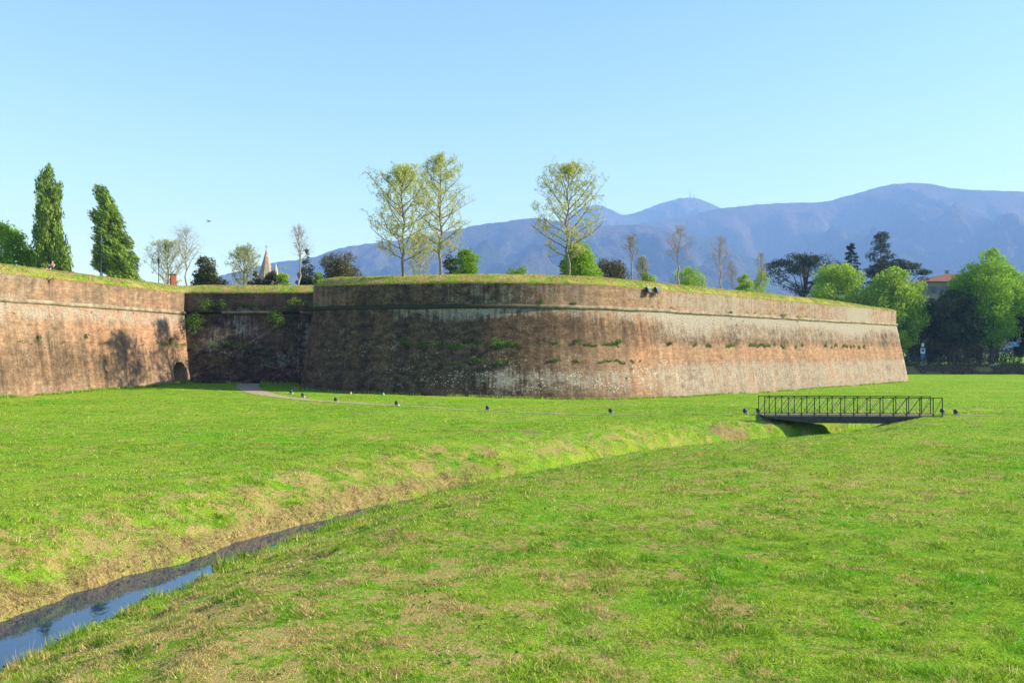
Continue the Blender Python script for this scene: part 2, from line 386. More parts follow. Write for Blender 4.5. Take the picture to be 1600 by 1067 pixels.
def m_bastion(X, Y, Z, U):
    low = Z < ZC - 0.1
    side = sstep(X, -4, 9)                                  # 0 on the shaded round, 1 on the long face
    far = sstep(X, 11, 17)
    soot_shade_l = (1 - side) * (1.15 + 0.25 * bump1(Z, 6.8, 1.5) * bump1(X, -6, 6)) + side * (1 - far) * (0.18 + 0.3 * bump1(Z, 6.8, 1.2)) + far * (0.30 * sstep(Z, 4.9, 5.6) + 0.5 * (fbm(X * 0.45, Z * 0.05, 66, 3) - .42) - 0.35 * bump1(Z, 4.3, 0.8) + 0.12)  # black stains plus the shade of the round end, painted into one mask
    soot_shade_l = soot_shade_l - 0.8 * bump1(X, -5.8, 2.2) * bump1(Z, 0.6, 0.8) - 0.5 * bump1(X, 12.6, 1.2) * (Z < 4.5) - 0.25 * sstep(-X, 13, 17) * (Z > 0)
    lime_l = 0.50 * bump1(Z, 8.2, 0.65) * sstep(X, -16, -8) + far * (0.52 * sstep(-Z + .8 * fbm(X * .5, Z * .3, 7), -3.6, -2.6) + 0.40 * sstep(Z, 5.3, 6.2) * (0.6 + 0.8 * fbm(X * 0.16, Z * 0, 8)) - 0.3 * bump1(Z, 4.4, 0.7)) + 0.3 * bump1(X, 20, 5) * bump1(Z, 7.2, 1.2) + 0.45 * bump1(X, 48, 3.5) * bump1(Z, 7.4, 0.9) + (1 - far) * 0.5 * sstep(X, -9, 2) * bump1(Z, 2.0, 1.1) + 0.6 * bump1(X, -0.8, 0.5) * bump1(Z, 1.8, 1.5) + 0.35 * bump1(X, -4, 3.5) * bump1(Z, 8.0, .7)
    clean_l = 0.5 * far * bump1(Z + .8 * (fbm(X * .4, Z * .3, 9) - .45), 4.35, 0.85) + 0.75 * bump1(X, 12.8, 1.3) * sstep(Z, 0.2, 1.5) + 0.8 * bump1(X, -5.8, 2.6) * bump1(Z, 0.6, 0.8) + 0.35 * side * (1 - far) * bump1(Z, 4.6, 1.2) + 0.2 * side
    speck_l = (1.5 * bump1(Z, 2.2, 1.4) * sstep(X, -15, -6) * (1 - sstep(X, 14, 24)) + 0.5 * bump1(Z, 5, 1.4) * (1 - side) + 0.3 * far) * 1.0
    soot_shade_u = 1.0 * (1 - side) * (0.5 + 0.9 * fbm(X * 0.2, Z * 0, 2)) - 0.5 * sstep(-X, 14, 17) - 0.12 * side  # same stains and painted shade carried up the parapet
    lime_u = 0.30 * bump1(X, -3, 7) + 0.33 * far * (0.5 + 0.9 * fbm(X * 0.25, Z * 0, 6)) + 0.8 * bump1(X, 49.5, 2.2) + 0.15 * side
    moss = 0.62 * bump1(Z, 5.1, 0.25) * (0.35 + 1.1 * bump1(X, -3, 6) + 0.5 * far) + 0.5 * bump1(Z, 3.55, 0.22) * (1 - far) + 0.35 * (1 - side) * bump1(Z, ZC - .2, .3) + 0.45 * (Z < 0.9) * bump1(Z, 0.3, 0.5)
    return dict(soot=np.where(low, soot_shade_l, soot_shade_u), lime=np.where(low, lime_l, lime_u), clean=np.where(low, clean_l, 0.25 * side + 0.5 * bump1(X, 55, 3)),
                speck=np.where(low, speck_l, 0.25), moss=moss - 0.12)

def lower_profile(step=0.4):
    zs = np.arange(-1.0, 8.44, step).tolist() + [8.46]
    return [(1.42 * (8.5 - z) / 8.5 + 0.03, z) for z in zs]
def upper_profile():
    return [(0.0, z) for z in np.arange(8.7, ZB, 0.4).tolist()] + [(0.0, ZB), (-0.30, ZB + 0.03), (-0.9, ZB + 0.02)]

def cordon_mesh(P):
    P, N = normals(P); L = np.concatenate([[0], np.cumsum(np.linalg.norm(np.diff(P, axis=0), axis=1))])
    prof = [(-0.15, -0.20), (0.06, -0.20), (0.17, -0.13), (0.22, 0.0), (0.17, 0.12), (0.06, 0.19), (-0.15, 0.21)]
    m = len(prof); V = []
    for i in range(len(P)):
        w = 1.0 + 0.25 * (vnoise(np.array(L[i] * 1.3), np.array(2.0)) - 0.5)
        for k, (o, dz) in enumerate(prof):
            oo = o * w if o > 0 else o
            V.append((P[i, 0] + N[i, 0] * oo, P[i, 1] + N[i, 1] * oo, ZC + dz + 0.05 * (float(vnoise(np.array(L[i] * 0.5), np.array(7.0))) - .5)))
    i, j = np.meshgrid(np.arange(len(P) - 1), np.arange(m - 1), indexing='ij'); a = (i * m + j).ravel()
    me = np_mesh('cordon', V, np.stack([a, a + m, a + m + 1, a + 1], 1))
    xs = np.array(V)[:, 0]; ys = np.array(V)[:, 1]
    add_attr(me, 'soot', np.where(xs < -20, np.where(ys > 95, .8, .0), 1 - 0.95 * sstep(xs, -4, 8)) * np.where((xs > -27) & (xs < -20), 1, 1)); return me  # moss and the shade on the round end painted along the string course

# doorway in the curtain
DOOR_Y0, DOOR_Y1, DOOR_SP, DOOR_TOP = 91.9, 94.3, 2.25, 3.5
DOOR_C = (DOOR_Y0 + DOOR_Y1) / 2; DOOR_R = (DOOR_Y1 - DOOR_Y0) / 2
def in_arch(Y, Z, grow=0.0):
    r = DOOR_R + grow
    return (np.abs(Y - DOOR_C) < r) & ((Z < DOOR_SP) | ((Y - DOOR_C) ** 2 + (Z - DOOR_SP) ** 2 < r * r))

def fortress_wall(name, P, mat, masks, label, cat, fine=0.4, cut=None, cordon=True):
    r = empty(name, (P[0][0], P[0][1], 0)); off = Vector((-P[0][0], -P[0][1], 0))
    tag(r, label, cat)
    def part(nm, me, mt, parent=r, smooth=False):
        o = link_mesh(nm, me, mt, parent, smooth)
        o.location = off
        return o
    part('battered_face', wall_mesh(P, lower_profile(fine), masks, cut=cut), mat)
    part('parapet', wall_mesh(P, upper_profile(), masks), mat)
    if cordon: part('string_course', cordon_mesh(P), M_stone, smooth=True)
    return r, off

cut = lambda X, Y, Z: (in_arch(Y, Z)) & (X < -28) & (Y > 85)
curt, off_c = fortress_wall('rampart_wall', P_CURTAIN, M_wall_c, m_curtain, 'long sunlit pinkish brick rampart wall at the left with an arched doorway near its corner', 'wall', 0.2, cut)
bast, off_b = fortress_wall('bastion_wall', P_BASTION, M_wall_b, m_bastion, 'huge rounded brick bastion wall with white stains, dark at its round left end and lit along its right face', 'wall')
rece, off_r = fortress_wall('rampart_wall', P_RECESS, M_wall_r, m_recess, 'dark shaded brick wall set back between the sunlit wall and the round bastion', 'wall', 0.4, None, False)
# the two broken lengths of string course left on the recessed wall
for a, b in (((-31.0), (-25.6)), ((-22.6), (-18.0))):
    o = link_mesh('string_course', cordon_mesh(line((a, 95.72), (b, 95.75), 0.6)), M_stone, rece, True); o.location = off_r

def door_x(Y, Z): return -35.0 + (Y - 95.7) * (26.5 / 118.0) * (100 / 100) + 1.42 * (8.5 - Z) / 8.5
M_archbrick = simple('arch_brick', (0.22, 0.14, 0.09), 0.9, 0.35, 8)
M_dark_wood = simple('old_door_wood', (0.05, 0.04, 0.03), 0.8, 0.4, 5)
mb = MB(); n = 16; ring = []
pts = [(DOOR_Y0, 0.4)] + [(DOOR_C - DOOR_R * math.cos(a), DOOR_SP + DOOR_R * math.sin(a)) for a in np.linspace(0, math.pi, n)] + [(DOOR_Y1, 0.4)]
ptso = [(DOOR_Y0 - .32, 0.4)] + [(DOOR_C - (DOOR_R + .32) * math.cos(a), DOOR_SP + (DOOR_R + .32) * math.sin(a)) for a in np.linspace(0, math.pi, n)] + [(DOOR_Y1 + .32, 0.4)]
for i in range(len(pts) - 1):
    q = []
    for (y, z) in (pts[i], pts[i + 1], ptso[i + 1], ptso[i]): q.append((door_x(y, z) + 0.13, y, z))
    for (y, z) in (pts[i], pts[i + 1], ptso[i + 1], ptso[i]): q.append((door_x(y, z) - (1.6 if (y, z) in (pts[i], pts[i + 1]) else 0.2), y, z))
    mb.add(q, [(0, 1, 2, 3), (3, 2, 6, 7), (1, 0, 4, 5)])
dr = mb.build('arched_doorway', M_archbrick, curt); dr.location = off_c
mb = MB(); mb.box((door_x(DOOR_C, 1.5) - 1.3, DOOR_C, 1.8), (0.12, 2.5, 4.2)); o = mb.build('door', M_dark_wood, curt); o.location = off_c

# ------------------------------------------------------------------ ground
STREAM = np.array([(-17.5, -16), (-14.6, -4), (-12.2, 6), (-10.6, 11.5), (-9.55, 15.6), (-8.25, 20.6), (-6.7, 25.3), (-4.9, 29.6), (-2.4, 33.2), (0.9, 37.4), (4.8, 42.6), (9.0, 46.9), (13.6, 50.6), (18.2, 53.4), (24, 57.0), (34, 62), (52, 70), (90, 84), (160, 100)])
S_BOT = np.interp  # depth of the bed along the line
L_ST = np.concatenate([[0], np.cumsum(np.linalg.norm(np.diff(STREAM, axis=0), axis=1))])
BED = np.array([-1.15, -1.15, -1.15, -1.15, -1.12, -1.1, -1.05, -0.98, -0.72, -0.60, -0.50, -0.45, -0.50, -0.60, -0.30, 0.0, 0.05, 0.1, 0.1])
HW = np.array([1.0, 1.0, 1.0, 0.85, 0.75, 0.55, 0.25, 0.12, 0.3, 0.3, 0.3, 0.35, 0.5, 0.6, 0.4, 0.4, 0.4, 0.4, 0.4])
WL = np.array([3.8, 3.8, 3.8, 3.8, 3.8, 3.9, 4.0, 4.0, 3.9, 3.7, 3.4, 3.0, 2.8, 2.4, 2.4, 2.4, 2.4, 2.4, 2.4])
WR = np.array([5.5, 5.5, 5.5, 5.5, 5.5, 5.6, 6.0, 6.5, 8.0, 9.0, 10.0, 10.5, 10.5, 6.0, 2.4, 2.4, 2.4, 2.4, 2.4])
WATER_Z = -0.75

def stream_dist(X, Y):
    best = np.full(X.shape, 1e9); side = np.zeros(X.shape); tt = np.zeros(X.shape)
    for i in range(len(STREAM) - 1):
        a = STREAM[i]; b = STREAM[i + 1]; d = b - a; l2 = d @ d
        u = np.clip(((X - a[0]) * d[0] + (Y - a[1]) * d[1]) / l2, 0, 1)
        dx = X - a[0] - u * d[0]; dy = Y - a[1] - u * d[1]; q = np.hypot(dx, dy)
        m = q < best; best = np.where(m, q, best); side = np.where(m, np.sign(d[0] * dy - d[1] * dx), side); tt = np.where(m, L_ST[i] + u * math.sqrt(l2), tt)
    return best, side, tt

CTRL = np.array([(-60, 0, 0.7), (-55, 40, 0.75), (-40, 30, 0.62), (-20, 20, .6), (0, 10, .6), (0, 30, .6), (20, 20, .6), (40, 30, .6), (20, 45, .6), (40, 50, .62), (-5, 50, .65), (-25, 50, .7),
    (-39.5, 71, 0.9), (-36.5, 84, 1.02), (-34, 94, 1.15), (-27, 94, 1.15), (-20.5, 90, 1.0), (-20.8, 86, .88), (-12, 82, .62), (-6, 80, .5), (0, 80, .33), (5, 81, .1), (10, 84, -.03), (18, 93, -.17), (30, 107, -.25), (44, 121, -.22), (61, 137, -.2),
    (14, 55, .62), (27, 54, .62), (8, 62, .45), (25, 70, .25), (45, 80, .1), (70, 110, -.1), (90, 150, -.2), (60, 180, -.2), (120, 180, -.2), (160, 120, -.1), (100, 60, .2), (-25, 70, .85), (-10, 66, .68)])
def g0(X, Y):
    w = np.zeros(X.shape); s = np.zeros(X.shape)
    for x, y, z in CTRL:
        d2 = (X - x) ** 2 + (Y - y) ** 2; k = 1.0 / (d2 + 9.0) ** 1.6; w += k; s += k * z
    return s / w

def ground_z(X, Y, rough=True):
    X = np.asarray(X, float); Y = np.asarray(Y, float)
    z = g0(X, Y)
    z = z + (fbm(X * 0.09, Y * 0.09, 2, 3) - 0.44) * 0.30 * sstep(Y, 6, 18) * (1 - sstep(Y, 60, 75) * 0.7)
    d, sd, t = stream_dist(X, Y)
    d = d + (fbm(X * 0.45, Y * 0.45, 6, 3) - 0.45) * 0.7 + (fbm(X * 1.9, Y * 1.9, 16, 3) - 0.44) * 0.55
    hw = np.interp(t, L_ST, HW); bed = np.interp(t, L_ST, BED)
    w = np.where(sd > 0, np.interp(t, L_ST, WL), np.interp(t, L_ST, WR))
    q = np.clip((d - hw) / w, 0, 1)
    steep = np.interp(q, [0, 0.07, 0.2, 0.6, 1.0], [0.0, 0.30, 0.52, 0.84, 1.0])
    gentle = np.interp(q, [0, 0.04, 0.45, 0.8, 1.0], [0.0, 0.16, 0.56, 0.9, 1.0])
    steep = np.where(sd > 0, steep, gentle)
    z = z - 0.2 * bump1(X, 18.5, 4.5) * bump1(Y, 48.5, 3.0)
    z = bed + (z - bed) * np.where(q >= 1, 1, steep)
    # road bank far behind
    rb = sstep(Y, 183.5, 186.5); z = z * (1 - rb) + 1.62 * rb
    if rough:
        a = (0.05 + 0.10 * (q < 1) * (q > 0)) * (1 - sstep(Y, 60, 110) * 0.6)
        z = z + (fbm(X * 1.5, Y * 1.5, 12, 3) - 0.44) * a * 1.6
    return z
def gz(x, y): return float(ground_z(np.array([x]), np.array([y]))[0])

def masks_ground(X, Y):
    d, sd, t = stream_dist(X, Y)
    hw = np.interp(t, L_ST, HW); w = np.where(sd > 0, np.interp(t, L_ST, WL), np.interp(t, L_ST, WR)); q = (d - hw) / w
    near = 1 - sstep(Y, 62, 72)
    dry = np.where(sd > 0, (0.36 - 0.12 * sstep(Y, 30, 42)) * bump1(q, 0.35, 0.42), 0.15 * bump1(q, 0.5, 0.4)) * near
    dry = dry + 0.35 * bump1(Y, 13, 7) * bump1(X, -3, 5) + 0.22 * bump1(Y, 26, 9) * bump1(X, 8, 8) + 0.25 * bump1(Y, 66, 2.0) * bump1(X, 0, 14) + 0.1 * sstep(12 - Y, 0, 4) + 0.20 - 0.1 * sstep(Y, 40, 60)
    dry = dry - 0.15 * bump1(Y, 16, 6) * sstep(X, 4, 8) - 0.6 * sstep(Y, 70, 90) * (X > 20)
    soil = np.where(sd > 0, (0.80 * bump1(q, 0.10, 0.16)) * (1 - 0.35 * sstep(Y, 32, 40)), 0.75 * bump1(q, 0.0, 0.1)) * near
    # worn muddy streaks on the far lawn
    soil = soil + 1.0 * bump1(Y + 0.12 * X + 1.2 * (fbm(X * .5, Y * .5, 50, 3) - .45), 43.8, 0.55) * bump1(X, -0.5, 3.6) + 0.9 * bump1(Y, 56.6, 0.8) * bump1(X, -9.3, 1.6) + 0.8 * bump1(X, 12.0, 1.6) * bump1(Y, 50.6, 0.9) + 0.5 * bump1(Y, 58.5, .5) * bump1(X, 3, 5) + 0.9 * sstep(Y, 182.5, 184) * (1 - sstep(Y, 186.5, 188)) + 0.2 * sstep(Y, 188, 190)
    # bare rim right at the foot of the walls
    return dry, soil

def axis(parts):
    out = [parts[0][0]]
    for a, b, s in parts:
        n = max(1, round((b - a) / s)); out += [a + (b - a) * (k + 1) / n for k in range(n)]
    return np.array(out)
gx = axis([(-12000, -3000, 3000), (-3000, -300, 300), (-300, -70, 10), (-70, -26, 1.0), (-26, 30, 0.2), (30, 70, 1.0), (70, 300, 5), (300, 3000, 300), (3000, 12000, 3000)])
gy = axis([(-3000, -100, 300), (-100, 0, 10), (0, 8, 1), (8, 58, 0.2), (58, 100, 0.5), (100, 180, 2), (180, 192, 0.5), (192, 300, 8), (300, 3000, 300), (3000, 9600, 3300)])
GX, GY = np.meshgrid(gx, gy, indexing='ij')
GZ = ground_z(GX, GY)
V = np.stack([GX, GY, GZ], 2).reshape(-1, 3); nx, ny = GX.shape
i, j = np.meshgrid(np.arange(nx - 1), np.arange(ny - 1), indexing='ij'); a = (i * ny + j).ravel()
me = np_mesh('ground', V, np.stack([a, a + ny, a + ny + 1, a + 1], 1))
dry, soil = masks_ground(V[:, 0], V[:, 1]); add_attr(me, 'dry', dry); add_attr(me, 'soil', soil)
o = link_mesh('ground', me, M_lawn, smooth=True); tag(o, kind='structure')

# water of the stream
def make_water():
    t = NT('stream_water'); P = t.pos(); n = t.noise(t.mapv(P, (1, .6, 1)), 3.2, 3)
    b = t.n('BsdfPrincipled'); t.put(b.inputs['Base Color'], (0.004, 0.022, 0.065)); b.inputs['Roughness'].default_value = 0.03  # blue base stands in for the reflection of deeper sky
    b.inputs['IOR'].default_value = 1.45; b.inputs['Specular IOR Level'].default_value = 0.9
    t.put(b.inputs['Normal'], t.bump(n, 0.10, 0.02)); return t.done(b.outputs[0])
Pw = [np.array(p) for p in STREAM[:9]]; Pn, Nn = normals(Pw)
V = []
for p, nn in zip(Pn, Nn):
    for s in (-2.6, 2.6): V.append((p[0] + nn[0] * s, p[1] + nn[1] * s, WATER_Z))
me = np_mesh('stream', V, [(2 * i, 2 * i + 1, 2 * i + 3, 2 * i + 2) for i in range(len(Pw) - 1)])
tag(link_mesh('stream', me, make_water()), kind='structure')

# footpath
def strip(name, P, w, mat, lift=0.012, kind='structure', sub=5):
    Pn, Nn = normals(P); V = []
    for i, (p, nn) in enumerate(zip(Pn, Nn)):
        ww = w[i] if hasattr(w, '__len__') else w
        for k in range(sub):
            s = (k / (sub - 1) - 0.5) * ww * (1 + 0.0); V.append((p[0] + nn[0] * s, p[1] + nn[1] * s))
    V = np.array(V); z = ground_z(V[:, 0], V[:, 1]) + lift
    V = np.column_stack([V, z]); F = []
    for i in range(len(P) - 1):
        for k in range(sub - 1): a = i * sub + k; F.append((a, a + sub, a + sub + 1, a + 1))
    o = link_mesh(name, np_mesh(name, V, F), mat, smooth=True); tag(o, kind=kind); return o
def make_path():
    t = NT('path_gravel'); P = t.pos(); n = t.noise(P, 1.2, 5, 0.7); f = t.noise(P, 14, 3)
    c = t.mix(t.step(n, 0.35, 0.65), (0.36, 0.28, 0.19), (0.30, 0.25, 0.15)); c = t.mix(t.math('MULTIPLY', t.step(n, 0.55, 0.66), 0.7), c, (0.19, 0.25, 0.05))
    return t.done(t.bsdf(c, 0.95, t.bump(f, 0.6, 0.02), 0.05))
PATH = catmull([(-27.5, 95.0), (-26.4, 89.5), (-23.2, 81.0), (-18.6, 73.2), (-12.5, 66.8), (-6, 62.3), (0, 59.2), (7, 56.6), (13.8, 54.75)], 0.5)
strip('footpath', PATH, np.interp(np.arange(len(PATH)), [0, 0.3 * len(PATH), 0.6 * len(PATH), len(PATH)], [2.2, 1.9, 0.7, 0.22]), make_path(), 0.02)
strip('footpath', catmull([(26.9, 53.6), (33, 52.8), (45, 52.3), (70, 50)], 0.5), 0.3, bpy.data.materials['path_gravel'], 0.02)

# ------------------------------------------------------------------ rampart top: grassy berm and the flat ground behind it
full = [np.array(p) for p in (line((-63, -31), (-35.0, 95.7), 0.8)[:-1] + line((-35.0, 95.7), (-18.0, 95.85), 0.8)[:-1] + [p for p in P_BASTION if p[1] < 95.5 or p[0] > 0])]
# drop the hidden start of the ear
Pf, Nf = normals(full)
Lf = np.concatenate([[0], np.cumsum(np.linalg.norm(np.diff(Pf, axis=0), axis=1))])
rings = [(-0.10, 10.66), (0.02, 10.78), (-0.30, 11.02), (-0.9, 11.38), (-1.8, 11.58), (-2.8, 11.74)]
V = []; m = len(rings)
taper = 1 - 0.55 * sstep(Pf[:, 0], 44, 60)
for i in range(len(Pf)):
    for k, (o_, z_) in enumerate(rings):
        zz = 10.7 + (z_ - 10.7) * taper[i] + (float(fbm(np.array(Lf[i] * 0.8), np.array(k * 0.7), 5, 3)) - .45) * (0.30 if k > 1 else 0.12)
        oo = o_ + (float(vnoise(np.array(Lf[i] * 1.7), np.array(float(k)), 3)) - .5) * 0.14 * (k < 3)
        V.append((Pf[i, 0] + Nf[i, 0] * oo, Pf[i, 1] + Nf[i, 1] * oo, zz))
FB = []
for i in range(len(Pf) - 1):
    for k in range(m - 1): a = i * m + k; FB.append((a, a + m, a + m + 1, a + 1))
inner = [V[i * m + m - 1] for i in range(len(Pf))]
back = [(41, 240, 11.75), (-140, 240, 11.75), (-140, -31, 11.75)]
loop = inner + back; base = len(V); V += back
idx = [i * m + m - 1 for i in range(len(Pf))] + [base, base + 1, base + 2]
tri = geometry.tessellate_polygon([[Vector((p[0], p[1], 0)) for p in loop]])
me = bpy.data.meshes.new('rampart_lawn'); me.from_pydata(V, [], FB + [tuple(idx[i] for i in t3) for t3 in tri]); me.update()
add_attr(me, 'dry', np.full(len(V), 0.6)); add_attr(me, 'soil', np.full(len(V), 0.0))
tag(link_mesh('rampart_terrain', me, M_lawn, smooth=True), kind='structure')

# ------------------------------------------------------------------ grass blades
def inside_wall(X, Y):
    Pp, Np = normals(full); ox = Pp + Np * 1.5
    # point in polygon (vectorised) against outer foot line closed far behind
    poly = np.vstack([ox, [(41, 400), (-200, 400), (-200, -31)]]); c = np.zeros(X.shape, bool)
    for i in range(len(poly)):
        x0, y0 = poly[i]; x1, y1 = poly[(i + 1) % len(poly)]
        cond = ((y0 > Y) != (y1 > Y)); xi = (x1 - x0) * (Y - y0) / (y1 - y0 + 1e-12) + x0
        c ^= cond & (X < xi)
    return c

def blades(x, y, z, h, w, lean, dry, soil, name):
    n = len(x); a = rng.uniform(0, 2 * np.pi, n); ca, sa = np.cos(a), np.sin(a)
    la = rng.uniform(0, 2 * np.pi, n); l = lean * h
    b0 = np.stack([x - ca * w / 2, y - sa * w / 2, z - 0.012], 1); b1 = np.stack([x + ca * w / 2, y + sa * w / 2, z - 0.012], 1)
    tp = np.stack([x + np.cos(la) * l, y + np.sin(la) * l, z + h], 1)
    V = np.stack([b0, b1, tp], 1).reshape(-1, 3)
    me = np_mesh(name, V, np.arange(3 * n).reshape(-1, 3), 3)
    r = rng.random(n); add_attr(me, 'rnd', np.repeat(r, 3)); add_attr(me, 'dry', np.repeat(dry, 3)); add_attr(me, 'soil', np.repeat(soil, 3))
    return link_mesh(name, me, M_blade)

def scatter(n, y0, y1, margin=1.18):
    # evenly over the lawn seen between two distances, with some ground to either side
    u = rng.random(n); y = np.sqrt(y0 * y0 + u * (y1 * y1 - y0 * y0)); x = rng.uniform(-1, 1, n) * y * 0.5714 * margin + 0
    return x, y
xs, ys, hs, ws = [], [], [], []
for n, y0, y1, h, w in ((430000, 9.2, 20, 0.036, 0.013), (400000, 20, 38, 0.042, 0.020), (300000, 38, 66, 0.032, 0.034), (150000, 66, 140, 0.035, 0.06)):
    x, y = scatter(n, y0, y1); k = ~inside_wall(x, y); x, y = x[k], y[k]
    # tussocks: height follows a patchy field
    f = fbm(x * 2.3, y * 2.3, 21, 3); f2 = fbm(x * 7, y * 7, 25, 2)
    hh = h * (0.4 + 1.5 * sstep(f, 0.3, 0.7)) * (0.2 + 1.9 * f2) * rng.uniform(0.5, 1.5, len(x))
    xs.append(x); ys.append(y); hs.append(hh); ws.append(w * rng.uniform(0.6, 1.4, len(x)))
x = np.concatenate(xs); y = np.concatenate(ys); h = np.concatenate(hs); w = np.concatenate(ws)
d, sd, t = stream_dist(x, y); hw = np.interp(t, L_ST, HW)
z = ground_z(x, y)
bank = (d < hw + 4)
h = np.where(bank, h * 1.3, h)
edge = (z > WATER_Z - 0.02) & (z < WATER_Z + 0.22); h = np.where(edge & (sd < 0), h * 2.6, h)
pd = np.full(x.shape, 1e9)
for p in PATH[::3]: pd = np.minimum(pd, np.hypot(x - p[0], y - p[1]))
keep = (z > WATER_Z) & ((pd > 0.9) | (y < 70) & (pd > .3)) & ((soil := masks_ground(x, y)[1]) < rng.uniform(0.45, 1.4, len(x)))
x, y, z, h, w = x[keep], y[keep], z[keep], h[keep], w[keep]
dry, soil = masks_ground(x, y)
tag(blades(x, y, z, h, w, np.where(h > .1, rng.uniform(.1, .6, len(x)), rng.uniform(0.3, 2.0, len(x))), dry, soil, 'grass'), 'short yellow green meadow grass with dry straw patches covering the moat lawn', 'grass', kind='stuff')

# broad leaved weeds along the edge of the water and in the sward
n = 60000; x = rng.uniform(-13, 0, n); y = rng.uniform(10, 36, n); z = ground_z(x, y); d, sd, t = stream_dist(x, y)
k = (z > WATER_Z - 0.01) & (z < WATER_Z + 0.16) & (fbm(x * 1.3, y * 1.3, 71, 3) > .41); x, y, z = x[k], y[k], z[k]
x2 = rng.uniform(-12, 16, 40000); y2 = rng.uniform(10, 34, 40000); k = (fbm(x2 * 2.1, y2 * 2.1, 81, 3) > .60) & (ground_z(x2, y2) > 0); x2, y2 = x2[k], y2[k]
P = np.concatenate([np.stack([x, y, z + rng.random(len(x)) * .16], 1), np.stack([x2, y2, ground_z(x2, y2) + .015 + rng.random(len(x2)) * .05], 1)]); nn = len(P)
a = rng.normal(size=(nn, 3)) * .5 + np.array((0, 0, 1)); a /= np.linalg.norm(a, axis=1)[:, None]; u = np.cross(a, rng.normal(size=(nn, 3))); u /= np.linalg.norm(u, axis=1)[:, None]; v = np.cross(a, u)
sz = rng.uniform(.03, .075, nn)[:, None]
WEED = (P, u, v, sz)

# daisies in loose drifts
cx = [(-12.2, 28.0), (-10.6, 28.5), (-3.6, 17.6), (-14.5, 40)]
P = np.vstack([np.array(c) + rng.normal(size=(16, 2)) * np.array((.5, .35)) for c in cx]); P = np.column_stack([P, ground_z(P[:, 0], P[:, 1]) + .06])
me = np_mesh('daisies', np.concatenate([P[:, None] + np.array(o) for o in ((-.014, 0, 0), (0, -.012, -.002), (.014, 0, 0), (0, .012, .008))], 1).reshape(-1, 3), np.arange(len(P) * 4).reshape(-1, 4))
tag(link_mesh('daisies', me, simple('petal_white', (.75, .75, .70), .7, .1, 3)), 'scattered tiny white daisies in loose drifts on the lawn', 'flowers', kind='stuff')

# longer grass at the foot of the walls and on the rim of the rampart
def along(P, o0, o1, n, zf):
    Pn, Nn = normals(P); L = np.concatenate([[0], np.cumsum(np.linalg.norm(np.diff(Pn, axis=0), axis=1))])
    s = rng.uniform(0, L[-1], n); px = np.interp(s, L, Pn[:, 0]); py = np.interp(s, L, Pn[:, 1]); nxx = np.interp(s, L, Nn[:, 0]); nyy = np.interp(s, L, Nn[:, 1])
    o_ = rng.uniform(o0, o1, n); return px + nxx * o_, py + nyy * o_, s
xa, ya, sa = [], [], []
for P, n in ((P_CURTAIN[len(P_CURTAIN) // 2:], 9000), (P_RECESS, 3000), (P_BASTION, 16000)):
    a, b, s = along(P, 1.35, 1.85, n, None); k = fbm(s * 0.5, s * 0, 33, 3) > 0.36; xa.append(a[k]); ya.append(b[k])
x = np.concatenate(xa); y = np.concatenate(ya); z = ground_z(x, y); n = len(x)
tag(blades(x, y, z, rng.uniform(0.08, 0.32, n), np.full(n, 0.05), rng.uniform(0.1, 0.6, n), np.full(n, 0.2), np.zeros(n), 'wall_foot_grass'), 'taller uncut grass fringe along the foot of the brick walls', 'grass', kind='stuff')
a, b, s = along(full, -2.9, 0.10, 150000, None)
dd = np.interp(np.hypot(0, 0) * s, [0, 1], [0, 0])
# height of the berm under each blade, from the ring profile
Pn, Nn = normals(full)
def berm_z(s, off): 
    tp = np.interp(s, Lf, taper); return 10.7 + (np.interp(-off, [-0.1, 0.0, 0.3, 0.9, 1.8, 2.8], [10.66, 10.78, 11.02, 11.38, 11.58, 11.74]) - 10.7) * tp
s = rng.uniform(0, Lf[-1], 150000); off = -2.9 + 3.0 * rng.random(150000) ** 0.8
x = np.interp(s, Lf, Pn[:, 0]) + np.interp(s, Lf, Nn[:, 0]) * off; y = np.interp(s, Lf, Pn[:, 1]) + np.interp(s, Lf, Nn[:, 1]) * off
z = berm_z(s, off) + rng.uniform(-0.02, 0.05, len(s)); n = len(x)
hh = rng.uniform(0.04, 0.12, n) * (0.6 + 0.9 * fbm(s * 0.7, off, 40, 3)); hh = np.where(off > -0.15, hh * 0.9, hh)
tag(blades(x, y, z, hh, np.full(n, 0.045), rng.uniform(0.3, 1.4, n), np.full(n, 0.6), np.zeros(n), 'rampart_grass'), 'rough dry grass fringe along the top edge of the ramparts', 'grass', kind='stuff')

# ------------------------------------------------------------------ hills
def make_hill():
    t = NT('hill_forest'); P = t.pos()
    n = t.noise(t.mapv(P, (1, 1, 1.4)), 0.0016, 7, 0.62); f = t.noise(P, 0.012, 5, 0.7); h = t.n('SeparateXYZ'); t.put(h.inputs[0], P)
    c = t.mix(t.step(n, 0.4, 0.6), (0.025, 0.035, 0.015), (0.075, 0.055, 0.045))
    c = t.mix(t.math('MULTIPLY', t.step(h.outputs[2], 650, 150), t.step(f, 0.3, 0.6)), c, (0.045, 0.065, 0.025))
    c = t.mix(t.math('MULTIPLY', t.step(f, 0.5, 0.72), 0.6), c, (0.015, 0.022, 0.01))
    c = t.mix(t.math('MULTIPLY', t.step(t.noise(t.mapv(P, (1, 1, 1), (900, 100, 0)), 0.0035, 5, 0.7), 0.62, 0.70), 0.6), c, (0.13, 0.10, 0.075))
    return t.done(t.bsdf(c, 1.0, t.bump(f, 1.0, 70), 0.0))
M_hill = make_hill()
